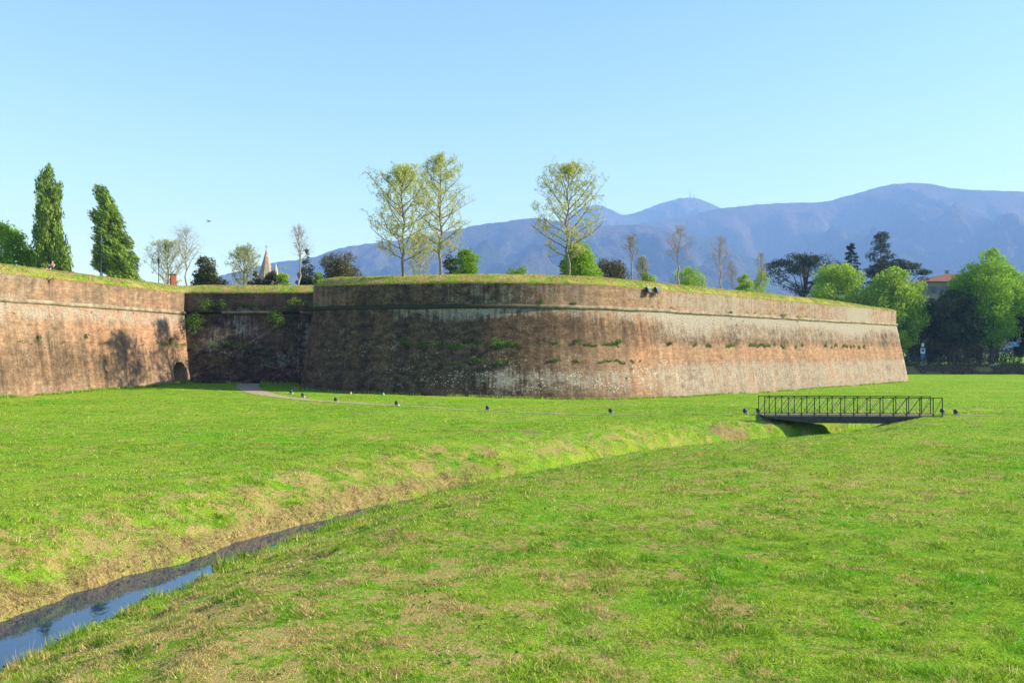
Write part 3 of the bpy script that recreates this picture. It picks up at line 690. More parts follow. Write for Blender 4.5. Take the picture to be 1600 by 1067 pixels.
def ridge(prof, D, depth, seed, backdepth=1200, relief=0.22):
    px = np.array([p[0] for p in prof], float); py = np.array([p[1] for p in prof], float)
    xs = np.linspace(px[0], px[-1], 260); cy_ = np.interp(xs, px, py)
    # smooth a little
    k = np.ones(5) / 5; cy_ = np.convolve(np.pad(cy_, 2, 'edge'), k, 'valid')
    X0 = (xs - 800) / F * D; Hc = EYE + (HOR - cy_) * D / F
    T = np.concatenate([np.linspace(0, 1, 70), 1 + np.linspace(0.05, 1, 12)])
    X, TT = np.meshgrid(X0, T, indexing='ij'); H = np.broadcast_to(Hc[:, None], X.shape)
    Y = np.where(TT <= 1, D - depth * (1 - TT), D + backdepth * (TT - 1))
    s = np.where(TT <= 1, TT, 2 - TT)
    base = s ** 1.15
    gul = (np.abs(fbm(X / 420 + 0.4 * Y / 800, Y / 1300, seed, 5) - 0.47) * 2 + 0.6 * (fbm(X / 130, Y / 260, seed + 5, 4) - 0.45))
    env = 4 * s * (1 - s) * 0.9
    Z = H * base - H * relief * gul * env * 2.9 + H * 0.10 * env
    Z = Z + (fbm(X / 35, Y / 35, seed + 2, 3) - 0.45) * 22 * np.minimum(1, s * 3) * (TT < 1)
    Z = np.where(TT == 1, H + (fbm(X / 30, X * 0, seed + 8, 3) - 0.45) * 14, Z) - 3
    V = np.stack([X, Y, Z], 2).reshape(-1, 3); nx, ny = X.shape
    i, j = np.meshgrid(np.arange(nx - 1), np.arange(ny - 1), indexing='ij'); a = (i * ny + j).ravel()
    tag(link_mesh('hills', np_mesh('hills', V, np.stack([a, a + ny, a + ny + 1, a + 1], 1)), M_hill, smooth=True), kind='structure')
ridge([(820, 400), (870, 352), (905, 325), (930, 319), (945, 322), (972, 335), (990, 333), (1030, 318), (1062, 309), (1085, 308), (1102, 313), (1125, 324), (1170, 340), (1240, 380)], 8200, 2200, 3)
ridge([(1000, 348), (1060, 340), (1120, 325), (1190, 318), (1250, 315), (1285, 316), (1330, 304), (1385, 288), (1430, 284), (1460, 287), (1490, 294), (1560, 297), (1640, 300), (1800, 320), (2000, 350), (2300, 420), (2600, 480)], 6800, 3000, 11)
ridge([(180, 500), (300, 452), (352, 428), (430, 409), (470, 404), (500, 398), (530, 386), (590, 378), (640, 372), (700, 362), (740, 351), (790, 345), (830, 339), (870, 345), (930, 352), (1000, 350), (1080, 365), (1200, 410), (1320, 470), (1420, 520)], 5600, 2400, 23)
ridge([(-900, 520), (-500, 500), (-200, 512), (100, 500), (300, 455), (360, 427), (420, 432), (520, 470), (600, 520)], 6100, 1500, 31)

# masts on the peaks
M_mast = simple('mast_steel', (0.25, 0.22, 0.22), 0.5, 0.2, 1.0)
def mast(px, py, D, top, label):
    x = at(px, D); z0 = zt(py, D) - 8; z1 = zt(top, D); r = empty('radio_mast', (x, D, z0)); tag(r, label, 'radio mast', 'masts on the peaks')
    b = MB(); H = z1 - z0
    for sx, sy in ((-1, -1), (1, -1), (1, 1), (-1, 1)): b.tube([(sx * 6, sy * 6, 0), (sx * 1.2, sy * 1.2, H)], [1.3, 0.9], 4)
    for k in range(8):
        f = k / 8; q = 6 - 4.8 * f; q2 = 6 - 4.8 * (f + .125); zz = H * f; z2 = H * (f + .125)
        for sx, sy, tx, ty in ((-1, -1, 1, -1), (1, -1, 1, 1), (1, 1, -1, 1), (-1, 1, -1, -1)): b.tube([(sx * q, sy * q, zz), (tx * q2, ty * q2, z2)], 0.6, 3)
    b.build('lattice', M_mast, r)
    b = MB(); b.tube([(0, 0, H), (0, 0, H * 1.12)], 0.8, 4); b.build('antenna', M_mast, r)
mast(931, 319, 8200, 300, 'thin radio mast on the left peak behind the leafy tree')
mast(1079, 309, 8200, 298, 'short radio mast on the rounded middle peak')
mast(1085, 309, 8200, 303, 'lower of the two masts side by side on the middle peak')

# ------------------------------------------------------------------ trees
M_bark = simple('bark_grey', (0.19, 0.15, 0.11), 0.95, 0.35, 4)
M_bark_pale = simple('bark_pale', (0.30, 0.25, 0.17), 0.95, 0.35, 4)
M_twig = simple('bark_twig', (0.30, 0.25, 0.20), 0.9, 0.3, 4)
M_dbark = simple('bark_dark', (0.08, 0.06, 0.045), 0.95, 0.35, 4)
L_fresh = leafmat('leaf_fresh', (0.12, 0.25, 0.012), (0.42, 0.62, 0.05), 0.4)
L_bush = leafmat('leaf_bush', (0.09, 0.20, 0.010), (0.29, 0.48, 0.03), 0.35)
L_lime = leafmat('leaf_lime', (0.14, 0.26, 0.015), (0.48, 0.64, 0.07), 0.4)
L_pop = leafmat('leaf_poplar', (0.06, 0.13, 0.02), (0.34, 0.46, 0.08), 0.3)
L_plane = leafmat('leaf_plane', (0.36, 0.40, 0.10), (0.60, 0.64, 0.24), 0.5)
L_pale = leafmat('leaf_pale', (0.30, 0.34, 0.13), (0.50, 0.52, 0.28), 0.4)
L_olive = leafmat('leaf_olive', (0.055, 0.06, 0.025), (0.17, 0.15, 0.07), 0.15, (0.24, 0.19, 0.08))
L_dark = leafmat('leaf_dark', (0.028, 0.036, 0.010), (0.10, 0.115, 0.035), 0.12)
L_con = leafmat('leaf_conifer', (0.02, 0.035, 0.018), (0.075, 0.095, 0.045), 0.08)
L_ivy = leafmat('leaf_ivy', (0.05, 0.12, 0.012), (0.15, 0.26, 0.03), 0.3)

def leaf_mesh(name, pts, nrm, size, parent, mat, aspect=1.6, align=0.45, along=None):
    n = len(pts); r = rng.normal(size=(n, 3)); d = nrm * align * 1.6 + r * (1 - align); d /= np.linalg.norm(d, axis=1)[:, None] + 1e-9
    u = np.cross(d, rng.normal(size=(n, 3))); u /= np.linalg.norm(u, axis=1)[:, None] + 1e-9; v = np.cross(d, u)
    if along is not None:
        u = np.array(along, float) / np.linalg.norm(along) + rng.normal(size=(n, 3)) * 0.28; u /= np.linalg.norm(u, axis=1)[:, None]; v = np.cross(u, d); v /= np.linalg.norm(v, axis=1)[:, None] + 1e-9; aspect = 3.2; size = size * 2.0
    s = (size * rng.uniform(0.55, 1.35, n))[:, None]
    V = np.stack([pts - u * s * .5, pts + v * s * .5 / aspect, pts + u * s * .5, pts - v * s * .5 / aspect], 1).reshape(-1, 3)
    me = np_mesh(name, V, np.arange(4 * n).reshape(-1, 4)); return link_mesh(name, me, mat, parent)

def clump_pts(c, rad, n, ax=None, shell=0.55):
    """n points in an ellipsoid clump, denser at its skin; ax = long axis"""
    p = rng.normal(size=(n, 3)); p /= np.linalg.norm(p, axis=1)[:, None]; q = p * (shell + (1 - shell) * rng.random(n) ** 0.5)[:, None] * (1 + 0.25 * rng.normal(size=(n, 1)) * 0.6)
    if ax is None: return q * np.array(rad) + c, p
    ax = np.array(ax, float); ax /= np.linalg.norm(ax); a = np.cross(ax, (0, 1, 0.01)); a /= np.linalg.norm(a); b = np.cross(ax, a)
    R = np.stack([a, b, ax], 1); return (q * np.array(rad)) @ R.T + c, p @ R.T

def limb_tree(mb, p, d, L, r, lev, maxlev, tips, rr, up=0.25, nchild=(4, 6), spread=0.9, ratio=0.55, start=0.3, wob=0.12):
    segs = 6 if lev == 0 else 4; pts = [Vector(p)]; dirs = [Vector(d).normalized()]
    for k in range(segs):
        dd = dirs[-1] + Vector((rr.gauss(0, wob), rr.gauss(0, wob), rr.gauss(0, wob) * 0.5 + (up * 0.25 if lev else 0)))
        dd.normalize(); dirs.append(dd); pts.append(pts[-1] + dd * (L / segs))
    rad = [max(0.008, r * (1 - 0.8 * k / segs)) for k in range(segs + 1)]
    mb.tube(pts, rad, 7 if lev == 0 else (4 if lev == 1 else 3), cap=(lev == 0))
    tips.append((lev, pts))
    if lev >= maxlev: return
    nc = rr.randint(*nchild) if lev else rr.randint(nchild[0] * 2, nchild[1] * 2)
    for c in range(nc):
        f = start + (1 - start) * (c + rr.random() * 0.8) / nc if lev == 0 else 0.2 + 0.8 * (c + rr.random()) / nc
        f = min(f, 0.97); k = min(int(f * segs), segs - 1); q = pts[k].lerp(pts[k + 1], f * segs - k)
        an = rr.uniform(0, 2 * math.pi) if lev == 0 else rr.uniform(0, 2 * math.pi)
        t = dirs[k]; a = t.cross(Vector((0.3, 1, 0.2))).normalized(); b = t.cross(a)
        nd = (t * (1 - spread * 0.55) + (a * math.cos(an) + b * math.sin(an)) * spread); nd.z += up * 0.6; nd.normalize()
        ll = L * ratio * (1 - 0.55 * (f - start if lev == 0 else f)) * rr.uniform(0.75, 1.2)
        limb_tree(mb, q, nd, ll, rad[k] * 0.5, lev + 1, maxlev, tips, rr, up, nchild, spread, ratio, start, wob)

def base_z(X, Y): return 11.75

def tree_root(name, px, d, label, cat, group, z0):
    r = empty(name, (at(px, d), d, z0)); tag(r, label, cat, group); return r

def airy_tree(name, px, d, ytop, wpx, label, mat, nleaf, z0=11.75, group=None, bark=None, leaf=0.16, seed=1, start=0.3, cat='tree', up=0.35, nl=26, prof=None):
    """open crown: straight tapering trunk, rising limbs, side branches and twigs with small leaves along them"""
    r = tree_root(name, px, d, label, cat, group, z0); rr = random.Random(seed); H = zt(ytop, d) - z0; W = wpx * d / F / 2
    prof = prof or (lambda t: float(np.interp(t, [0, .12, .35, .6, .85, 1], [.55, .85, 1.0, .85, .5, .12])))
    mb = MB(); seg = []; rt = 0.0125 * H + 0.03
    tk = [Vector((0, 0, -.4))] + [Vector((rr.gauss(0, .012) * H, rr.gauss(0, .012) * H, H * k / 8)) for k in range(1, 9)]
    tr = [rt * (1 - .9 * (k / 8) ** .8) + .012 for k in range(9)]; mb.tube(tk, tr, 7)
    def curve(p, dv, L, n, lift, wob):
        pts = [Vector(p)]; dv = Vector(dv).normalized()
        for k in range(n):
            dv = (dv + Vector((rr.gauss(0, wob), rr.gauss(0, wob), rr.gauss(0, wob) + lift))).normalized(); pts.append(pts[-1] + dv * L / n)
        return pts
    for i in range(nl):
        t = (i + rr.random() * .7) / nl; z = H * (start + (1 - start) * t * .96); f = max(0, z / H) * 8; k = min(7, int(f)); p = tk[k].lerp(tk[k + 1], f - k)
        an = i * 2.4 + rr.uniform(-.5, .5); L = W * prof(t) * rr.uniform(.8, 1.25) * 1.12; rise = .35 + up + .5 * t
        l1 = curve(p, (math.cos(an), math.sin(an), rise), L, 5, .07, .08); r1 = rt * (.42 - .22 * t)
        mb.tube(l1, [r1 * (1 - .8 * q / 5) + .008 for q in range(6)], 5, cap=False)
        for j in range(7):
            u = .25 + .75 * (j + rr.random()) / 7; u = min(u, .99); q = int(u * 5); q = min(q, 4); pp = l1[q].lerp(l1[q + 1], u * 5 - q); ax = (l1[q + 1] - l1[q]).normalized()
            sd = Vector((rr.gauss(0, 1), rr.gauss(0, 1), rr.gauss(0, .6) + .3)); sd -= ax * sd.dot(ax) * .6; sd = (sd.normalized() * .9 + ax * .6)
            l2 = curve(pp, sd, L * rr.uniform(.25, .5) * (1.2 - .6 * u) + .25, 3, .08, .12); mb.tube(l2, [r1 * .3 + .006, r1 * .2 + .006, .012, .008], 3, cap=False); seg.append(l2)
            for m_ in range(3):
                qq = l2[rr.randint(1, 3)]; l3 = curve(qq, (rr.gauss(0, 1), rr.gauss(0, 1), rr.gauss(.4, .7)), L * .16 + .2, 2, .05, .15); mb.tube(l3, [.010, .009, .006], 3, cap=False); seg.append(l3)
    mb.build('trunk', bark or M_bark, r)
    if nleaf:
        P0 = np.array([tuple(a.lerp(b, .6)) for l in seg for a, b in zip(l[:-1], l[1:])])
        wgt = rng.random(len(P0)) ** 1.6; wgt /= wgt.sum(); idx = rng.choice(len(P0), nleaf, p=wgt); pts = P0[idx] + rng.normal(size=(nleaf, 3)) * 0.13
        pts = pts[pts[:, 2] > .3]
        leaf_mesh('foliage', pts, rng.normal(size=(len(pts), 3)), leaf, r, mat, align=0.1)
    return r

def sh_vase(t): return float(np.interp(t, [0, .3, .7, 1], [1.0, 1.0, .7, .25]))
def bare_tree(name, px, d, ytop, wpx, label, z0=11.75, group=None, seed=1, start=0.35, nleaf=500, mat=None, bark=None):
    return airy_tree(name, px, d, ytop, wpx, label, mat or bud, nleaf, z0, group, bark or M_twig, 0.08, seed, start, up=0.75, nl=15, prof=sh_vase)

def dense_tree(name, px, d, ytop, wpx, label, mat, shape, z0=11.75, group=None, bark=None, leaf=0.22, n=60, per=110, trunk_h=0.25, seed=1, cat='tree', lean=(0, 0), ax=None, rfac=0.26, flat=0.8, gaps=0.0, limbs=5):
    """full crown of leaf clumps set out by a silhouette function shape(t) -> relative half width"""
    r = tree_root(name, px, d, label, cat, group, z0); rr = random.Random(seed); H = zt(ytop, d) - z0; W = wpx * d / F / 2
    if n <= 60 and rfac < .3: rfac = .40; n = int(n * .8) + 12; per = int(per * 1.5)
    th = trunk_h * H; CH = H - th; pts = []; nr = []; cl = []
    tries = 0
    while len(cl) < n and tries < n * 30:
        tries += 1
        t = rr.random(); w = shape(t)
        if rr.random() > w + 0.12: continue
        an = rr.uniform(0, 2 * math.pi); w *= (0.72 + 0.5 * float(vnoise(np.array(an * 1.1 + seed), np.array(t * 5.0), seed))) if ax is None else (0.45 + 0.95 * float(vnoise(np.array(an * 1.0 + seed), np.array(t * 7.0), seed))); rad = w * W * (rr.random() ** 0.45) * 0.9
        cz = th + t * CH * 0.97; cx = rad * math.cos(an) + lean[0] * t ** 1.2 * CH; cy_ = rad * math.sin(an) + lean[1] * t * CH
        cr = min(rfac * W * rr.uniform(0.6, 1.25) * (0.55 + 0.6 * w), H * .3)
        cl.append((cx, cy_, min(cz, H - cr * flat * 0.8), cr))
    for cx, cy_, cz, cr in cl:
        k = int(per * (cr / (rfac * W)) ** 2) + 8
        el = 1.0 if ax is None else 2.3
        p, q = clump_pts(np.array((cx, cy_, cz)), (cr, cr, cr * flat * el), k, ax)
        pts.append(p); nr.append(q)
    pts = np.vstack(pts); nr = np.vstack(nr)
    keep = pts[:, 2] > 0.02 * H; pts, nr = pts[keep], nr[keep]
    leaf_mesh('foliage', pts, nr, leaf, r, mat, along=ax)
    mb = MB(); rt = max(0.06, 0.016 * H)
    mb.tube([(0, 0, -0.4), (0.02 * W, 0, th), (lean[0] * .4 * CH, lean[1] * .4 * CH, th + CH * .5), (lean[0] * CH * .9, lean[1] * CH * .9, th + CH * .88)], [rt * 1.3, rt, rt * .6, rt * .15], 8)
    for c in rr.sample(cl, min(len(cl), limbs * 3)):
        zz = max(th * 0.8, c[2] - abs(c[0]) - 0.2 * CH); f = (zz - th) / max(CH, .01); f = max(0, f)
        s = (lean[0] * f ** 1.5 * CH, lean[1] * f * CH, zz)
        mid = (s[0] * .5 + c[0] * .5, s[1] * .5 + c[1] * .5, s[2] * .4 + c[2] * .6 - 0.03 * H)
        mb.tube([s, mid, c[:3]], [rt * .45, rt * .3, rt * .1], 5, cap=False)
    mb.build('trunk', bark or M_bark, r)
    return r

def sh_round(t): return math.sqrt(max(0, 1 - (2 * t - 1) ** 2)) ** 0.8
def sh_oval(t): return max(0, math.sin(math.pi * min(1, (t * 0.93 + 0.05))) ** 0.7)
def sh_bush(t): return math.sqrt(max(0, 1 - t ** 2.2)) * (0.85 + 0.15 * min(1, t * 4))
def sh_pop(t): return float(np.interp(t, [0, .08, .3, .45, .55, .72, .82, .92, 1], [1, 1, .92, .72, .70, .78, .66, .42, .15]))
def sh_pop2(t): return float(np.interp(t, [0, .1, .35, .6, .85, 1], [1, 1, .88, .7, .5, .3]))
def sh_cone(t): return max(0.05, (1 - t) ** 0.8)
bud = leafmat('leaf_bud', (0.26, 0.20, 0.12), (0.40, 0.33, 0.20), 0.3)

# --- left rampart
dense_tree('broadleaf_tree', 8, 100, 345, 95, 'bushy bright green tree cut by the left edge next to the tallest poplar', L_bush, sh_round, leaf=.24, n=70, per=150, trunk_h=.12, seed=3)
dense_tree('broadleaf_tree', 48, 105, 392, 52, 'low dull green bushy tree crouching at the foot of the tallest poplar', L_pop, sh_round, leaf=.24, n=40, per=120, trunk_h=.1, seed=4)
dense_tree('poplar_tree', 80, 98, 253, 60, 'tallest columnar poplar standing upright on the left rampart', L_pop, sh_pop, leaf=.20, n=300, per=56, trunk_h=.03, seed=5, ax=(-0.12, 0, 1), rfac=.19, flat=1.0, lean=(-0.03, 0))
dense_tree('poplar_tree', 190, 100, 290, 60, 'windswept columnar poplar with its top blown to the left beside a lamp post', L_pop, sh_pop2, leaf=.20, n=300, per=60, trunk_h=.03, seed=6, ax=(-0.8, 0, 0.75), rfac=.19, flat=.95, lean=(-0.22, 0))
dense_tree('poplar_tree', 158, 99.3, 350, 24, 'small side poplar stem poking out left of the windswept poplar at the lamp', L_pop, sh_pop2, leaf=.19, n=34, per=90, trunk_h=.3, seed=8, ax=(-0.8, 0, 0.6), rfac=.4, flat=.7)
airy_tree('spring_tree', 262, 118, 383, 78, 'pale yellow green tree in thin spring leaf behind the second lamp post', L_pale, 3600, seed=12, leaf=.17, start=.12)
bare_tree('bare_tree', 290, 110, 363, 62, 'leafless tree with a fan of fine twigs behind the rusty box', seed=21)
dense_tree('evergreen_tree', 321, 112, 401, 44, 'dark conical evergreen tree right of the leafless tree on the left rampart', L_dark, sh_bush, leaf=.22, n=50, per=120, trunk_h=.05, seed=13)
dense_tree('evergreen_tree', 349, 122, 437, 34, 'flat low dark bush between the conical evergreen and the pale willow', L_dark, sh_bush, leaf=.22, n=22, per=70, trunk_h=.05, seed=14, cat='bush')
airy_tree('spring_tree', 380, 120, 392, 66, 'pale grey green willow like tree left of the church spire', L_pale, 4200, seed=15, leaf=.18, start=.08)
dense_tree('bush', 398, 117, 423, 22, 'small brown green bush just left below the church spire', L_olive, sh_bush, leaf=.2, n=24, per=90, trunk_h=.03, seed=16, cat='bush')
dense_tree('bush', 426, 117, 424, 30, 'dark grey green bush directly below the church spire', L_dark, sh_bush, leaf=.2, n=24, per=90, trunk_h=.03, seed=17, cat='bush')
dense_tree('bush', 442, 114, 417, 30, 'bright light green pointed bush between the spire and the tall leafless tree', L_lime, sh_cone, leaf=.2, n=30, per=100, trunk_h=.03, seed=18, cat='bush')
bare_tree('bare_tree', 467, 109, 356, 40, 'tall thin leafless tree in front of the dark conifer near the recessed wall', seed=24, start=.45)
dense_tree('conifer_tree', 479, 116, 387, 34, 'narrow dark conifer behind the tall thin leafless tree', L_con, sh_cone, leaf=.2, n=60, per=90, trunk_h=.08, seed=19, rfac=.35)
dense_tree('bush', 497, 118, 425, 34, 'low mid green bush between the dark conifer and the round olive tree', L_bush, sh_bush, leaf=.2, n=24, per=90, trunk_h=.03, seed=20, cat='bush')
dense_tree('round_tree', 535, 113, 396, 60, 'round olive brown evergreen tree at the left end of the bastion top', L_olive, sh_round, leaf=.2, n=60, per=130, trunk_h=.04, seed=22)
# --- bastion
airy_tree('plane_tree', 631, 84.9, 266, 126, 'left of the twin tall airy trees in thin yellow green leaf on the bastion', L_plane, 14000, seed=33, leaf=.14, start=.12, nl=34, up=.08, bark=M_bark)
airy_tree('plane_tree', 689, 92.0, 242, 92, 'tallest airy tree on the bastion, right one of the twins beside the round bush', L_plane, 10500, seed=37, leaf=.14, start=.17, nl=34, up=.08, bark=M_bark_pale)
airy_tree('spring_tree', 657, 112, 372, 60, 'smaller tree with a pale trunk seen between the twin tall airy trees', L_pale, 2300, seed=38, leaf=.18, start=.2, bark=M_bark_pale)
dense_tree('bush', 728, 98, 388, 48, 'bright green clipped round bush right of the twin tall trees', L_bush, sh_bush, leaf=.17, n=60, per=150, trunk_h=.03, seed=39, cat='bush', rfac=.25)
dense_tree('bush', 705, 101, 398, 36, 'dark shaded bush tucked behind the left side of the clipped bush', L_dark, sh_bush, leaf=.2, n=22, per=90, trunk_h=.03, seed=40, cat='bush')
dense_tree('bush', 812, 104, 415, 46, 'low green mound of a bush alone on the middle of the bastion rim', L_bush, sh_bush, leaf=.18, n=26, per=90, trunk_h=.02, seed=41, cat='bush')
airy_tree('plane_tree', 888, 89.5, 261, 120, 'tall airy tree in thin leaf standing by itself on the bastion before the hills', L_plane, 11500, seed=46, leaf=.14, start=.15, nl=32, up=.08, bark=M_bark)
dense_tree('bush', 907, 96, 376, 54, 'bright green bush at the foot of the single tall airy tree', L_fresh, sh_bush, leaf=.18, n=60, per=140, trunk_h=.03, seed=43, cat='bush')
dense_tree('bush', 888, 99, 398, 30, 'dark sliver of a bush left behind the bright bush under the single tall tree', L_dark, sh_bush, leaf=.18, n=18, per=80, trunk_h=.03, seed=44, cat='bush')
dense_tree('bush', 953, 102, 404, 50, 'round brown green bush right of the single tall airy tree', L_olive, sh_bush, leaf=.18, n=40, per=110, trunk_h=.03, seed=45, cat='bush')
bare_tree('bare_tree', 987, 104, 371, 34, 'thinnest leafless tree with few crooked branches right of the round brown bush', seed=51, start=.55, nleaf=60)
airy_tree('spring_tree', 1004, 112, 403, 24, 'small pale green young tree beside the thinnest leafless tree', L_pale, 900, seed=52, leaf=.16, start=.2)
dense_tree('bush', 1015, 108, 424, 26, 'tiny fresh green bush above the pair of floodlights', L_lime, sh_bush, leaf=.18, n=18, per=70, trunk_h=.02, seed=53, cat='bush')
bare_tree('bare_tree', 1060, 108, 359, 54, 'leafless tree with a wide vase shaped crown standing in front of a green bush', seed=54, start=.4)
dense_tree('bush', 1076, 118, 416, 54, 'fresh green bush behind the vase shaped leafless tree', L_lime, sh_bush, leaf=.2, n=40, per=100, trunk_h=.02, seed=55, cat='bush')
bare_tree('bare_tree', 1126, 116, 372, 48, 'reddish leafless tree between the two groups of green bushes', seed=56, start=.25)
bare_tree('bare_tree', 1143, 126, 410, 26, 'small faint leafless sapling right of the reddish leafless tree', seed=57, start=.3, nleaf=80)
dense_tree('bush', 1164, 140, 421, 30, 'left bush of the green pair behind the bastion rim', L_lime, sh_bush, leaf=.22, n=30, per=90, trunk_h=.02, seed=58, cat='bush')
dense_tree('bush', 1188, 142, 420, 34, 'right bush of the green pair behind the bastion rim, behind a thin sapling', L_lime, sh_bush, leaf=.22, n=30, per=90, trunk_h=.02, seed=59, cat='bush')
bare_tree('bare_tree', 1189, 128, 396, 26, 'thin leafless sapling in front of the right bush of the green pair', seed=60, start=.4, nleaf=60)

# --- right background, on the ground beyond the bastion
def umbrella_pine(px, d, ytop, wpx, label, z0=1.6, seed=1, mat=None, name='umbrella_pine', flat=.28):
    r = tree_root(name, px, d, label, 'tree', None, z0); rr = random.Random(seed); H = zt(ytop, d) - z0; W = wpx * d / F / 2
    mb = MB(); mb.tube([(0, 0, -.3), (.2, 0, H * .35), (-.1, 0, H * .6), (0, 0, H * .85)], [.55, .45, .35, .15], 8); pts = []; nr = []
    for k in range(64):
        an = rr.uniform(0, 2 * math.pi); q = rr.random() ** .5; x = math.cos(an) * q * W * 1.15; y = math.sin(an) * q * W * 1.15
        z = H * (0.965 - 0.13 * q * q - 0.09 * rr.random()); cr = W * rr.uniform(.18, .30)
        p, nn = clump_pts(np.array((x, y, z)), (cr, cr, cr * .42), 190); pts.append(p); nr.append(nn)
        if k % 4 == 0: mb.tube([(0, 0, H * rr.uniform(.45, .75)), (x * .45, y * .45, z - H * .12), (x, y, z - cr * .3)], [.2, .13, .05], 5, cap=False)
    for k in range(22):
        an = rr.uniform(0, 2 * math.pi); q = rr.uniform(.2, .8); x = math.cos(an) * W * q; y = math.sin(an) * W * q; z = H * rr.uniform(.5, .78); cr = W * .2
        p, nn = clump_pts(np.array((x, y, z)), (cr, cr, cr * .5), 110); pts.append(p); nr.append(nn)
        mb.tube([(0, 0, z - H * .1), (x, y, z)], [.14, .05], 4, cap=False)
    leaf_mesh('foliage', np.vstack(pts), np.vstack(nr), .34, r, mat or L_con); mb.build('trunk', M_dbark, r); return r
def tiered_conifer(px, d, ytop, wpx, label, z0=1.6, seed=1):
    r = tree_root('conifer_tree', px, d, label, 'tree', None, z0); rr = random.Random(seed); H = zt(ytop, d) - z0; W = wpx * d / F / 2
    mb = MB(); mb.tube([(0, 0, -.3), (0, 0, H * .97)], [.45, .05], 7); pts = []; nr = []
    for k in range(90):
        t = 0.12 + 0.86 * (k / 90); an = k * 2.4 + rr.random(); q = W * ((1 - t) ** .75 * 1.9 + .10) * rr.uniform(.55, 1.2); z = H * t
        for f in (0.45, 0.75, 1.0):
            x = math.cos(an) * q * f; y = math.sin(an) * q * f; cr = W * .17 * rr.uniform(.7, 1.2)
            p, nn = clump_pts(np.array((x, y, z - q * .12 * f)), (cr, cr, cr * .7), 60); pts.append(p); nr.append(nn)
        mb.tube([(0, 0, z), (x, y, z - q * .12)], [.09, .03], 4, cap=False)
    leaf_mesh('foliage', np.vstack(pts), np.vstack(nr), .30, r, L_con); mb.build('trunk', M_dbark, r); return r

umbrella_pine(1258, 215, 390, 112, 'broad flat topped umbrella pine left of the tall dark conifers', seed=2)
tiered_conifer(1331, 232, 376, 36, 'narrow dark conifer between the umbrella pine and the tallest conifer', seed=3)
tiered_conifer(1377, 226, 358, 66, 'tallest dark pointed conifer on the right side', seed=4)
umbrella_pine(1402, 236, 396, 78, 'spreading dark cedar crown right behind the tallest conifer', seed=5, name='cedar_tree')
dense_tree('broadleaf_tree', 1307, 195, 412, 98, 'fresh green tree rising behind the bastion rim below the umbrella pine', L_lime, sh_round, z0=1.6, leaf=.42, n=110, per=260, trunk_h=.25, seed=61)
dense_tree('broadleaf_tree', 1398, 190, 417, 104, 'fresh green tree at the right end of the bastion, left of the dark tree', L_lime, sh_oval, z0=1.6, leaf=.42, n=140, per=260, trunk_h=.18, seed=62, limbs=9)
dense_tree('evergreen_tree', 1490, 188.2, 450, 98, 'dark dense evergreen tree with an ivy clad trunk at the road edge', L_dark, sh_oval, z0=1.6, leaf=.42, n=110, per=260, trunk_h=.22, seed=63, bark=M_dbark, limbs=7)
dense_tree('broadleaf_tree', 1549, 189, 388, 108, 'largest fresh green tree on the road bank at the right, hiding half the house', L_fresh, sh_oval, z0=1.4, leaf=.42, n=170, per=260, trunk_h=.2, seed=64, limbs=10, bark=M_dbark)
dense_tree('evergreen_tree', 1604, 192, 432, 62, 'dark evergreen tree cut by the right edge of the view', L_dark, sh_oval, z0=1.6, leaf=.42, n=80, per=260, trunk_h=.1, seed=65, bark=M_dbark)
dense_tree('evergreen_tree', 1452, 206, 466, 76, 'low dark evergreen tree under the house roof behind the road', L_dark, sh_round, z0=1.6, leaf=.42, n=70, per=260, trunk_h=.1, seed=66, bark=M_dbark)
dense_tree('evergreen_tree', 1530, 214, 452, 96, 'dark evergreen tree behind the trunks of the largest green tree', L_dark, sh_round, z0=1.6, leaf=.42, n=70, per=260, trunk_h=.1, seed=67, bark=M_dbark)
for k, (px, d, yt, w) in enumerate(((1680, 190, 420, 110), (1770, 190, 400, 120), (1860, 192, 410, 110), (1960, 188, 400, 120), (1640, 204, 430, 100))):
    pass
# unseen trees added past the right edge to shade the road bank, crowns set low
for k, (X, Y, H, W) in enumerate(((119.5, 187, 23, 7.5), (134, 190, 24, 8), (150, 187, 23, 8))):
    px = 800 + X / Y * F; yt = HOR - (H - EYE + 1.6) * F / Y
    dense_tree('broadleaf_tree', px, Y, yt, W * 2 * F / Y, ('first', 'second', 'third')[k] + ' added unseen green tree past the right edge, shading the road bank', L_fresh, sh_oval, z0=1.6, leaf=.5, n=110, per=150, trunk_h=.04, seed=70 + k, bark=M_dbark)

P, u, v, sz = WEED
me = np_mesh('broadleaf_weeds', np.stack([P - u * sz * .5, P + v * sz * .38, P + u * sz * .5, P - v * sz * .38], 1).reshape(-1, 3), np.arange(4 * len(P)).reshape(-1, 4))
tag(link_mesh('broadleaf_weeds', me, L_ivy), 'dark green broad leaved weeds at the water edge and in the lawn', 'weeds', kind='stuff')
# undergrowth on the road bank
def bank_scrub(x0, x1):
    n = 26000; x = rng.uniform(x0, x1, n); y = rng.uniform(183.2, 188.0, n); k = fbm(x * .35, y * .6, 61, 4) > .40; x, y = x[k], y[k]
    P = np.stack([x, y, ground_z(x, y) + rng.random(len(x)) ** 2 * .55], 1); o = leaf_mesh('undergrowth', P, rng.normal(size=P.shape), .26, None, L_olive); tag(o, 'dark scrubby undergrowth on the bank below the road', 'undergrowth', kind='stuff')
bank_scrub(70, 135)
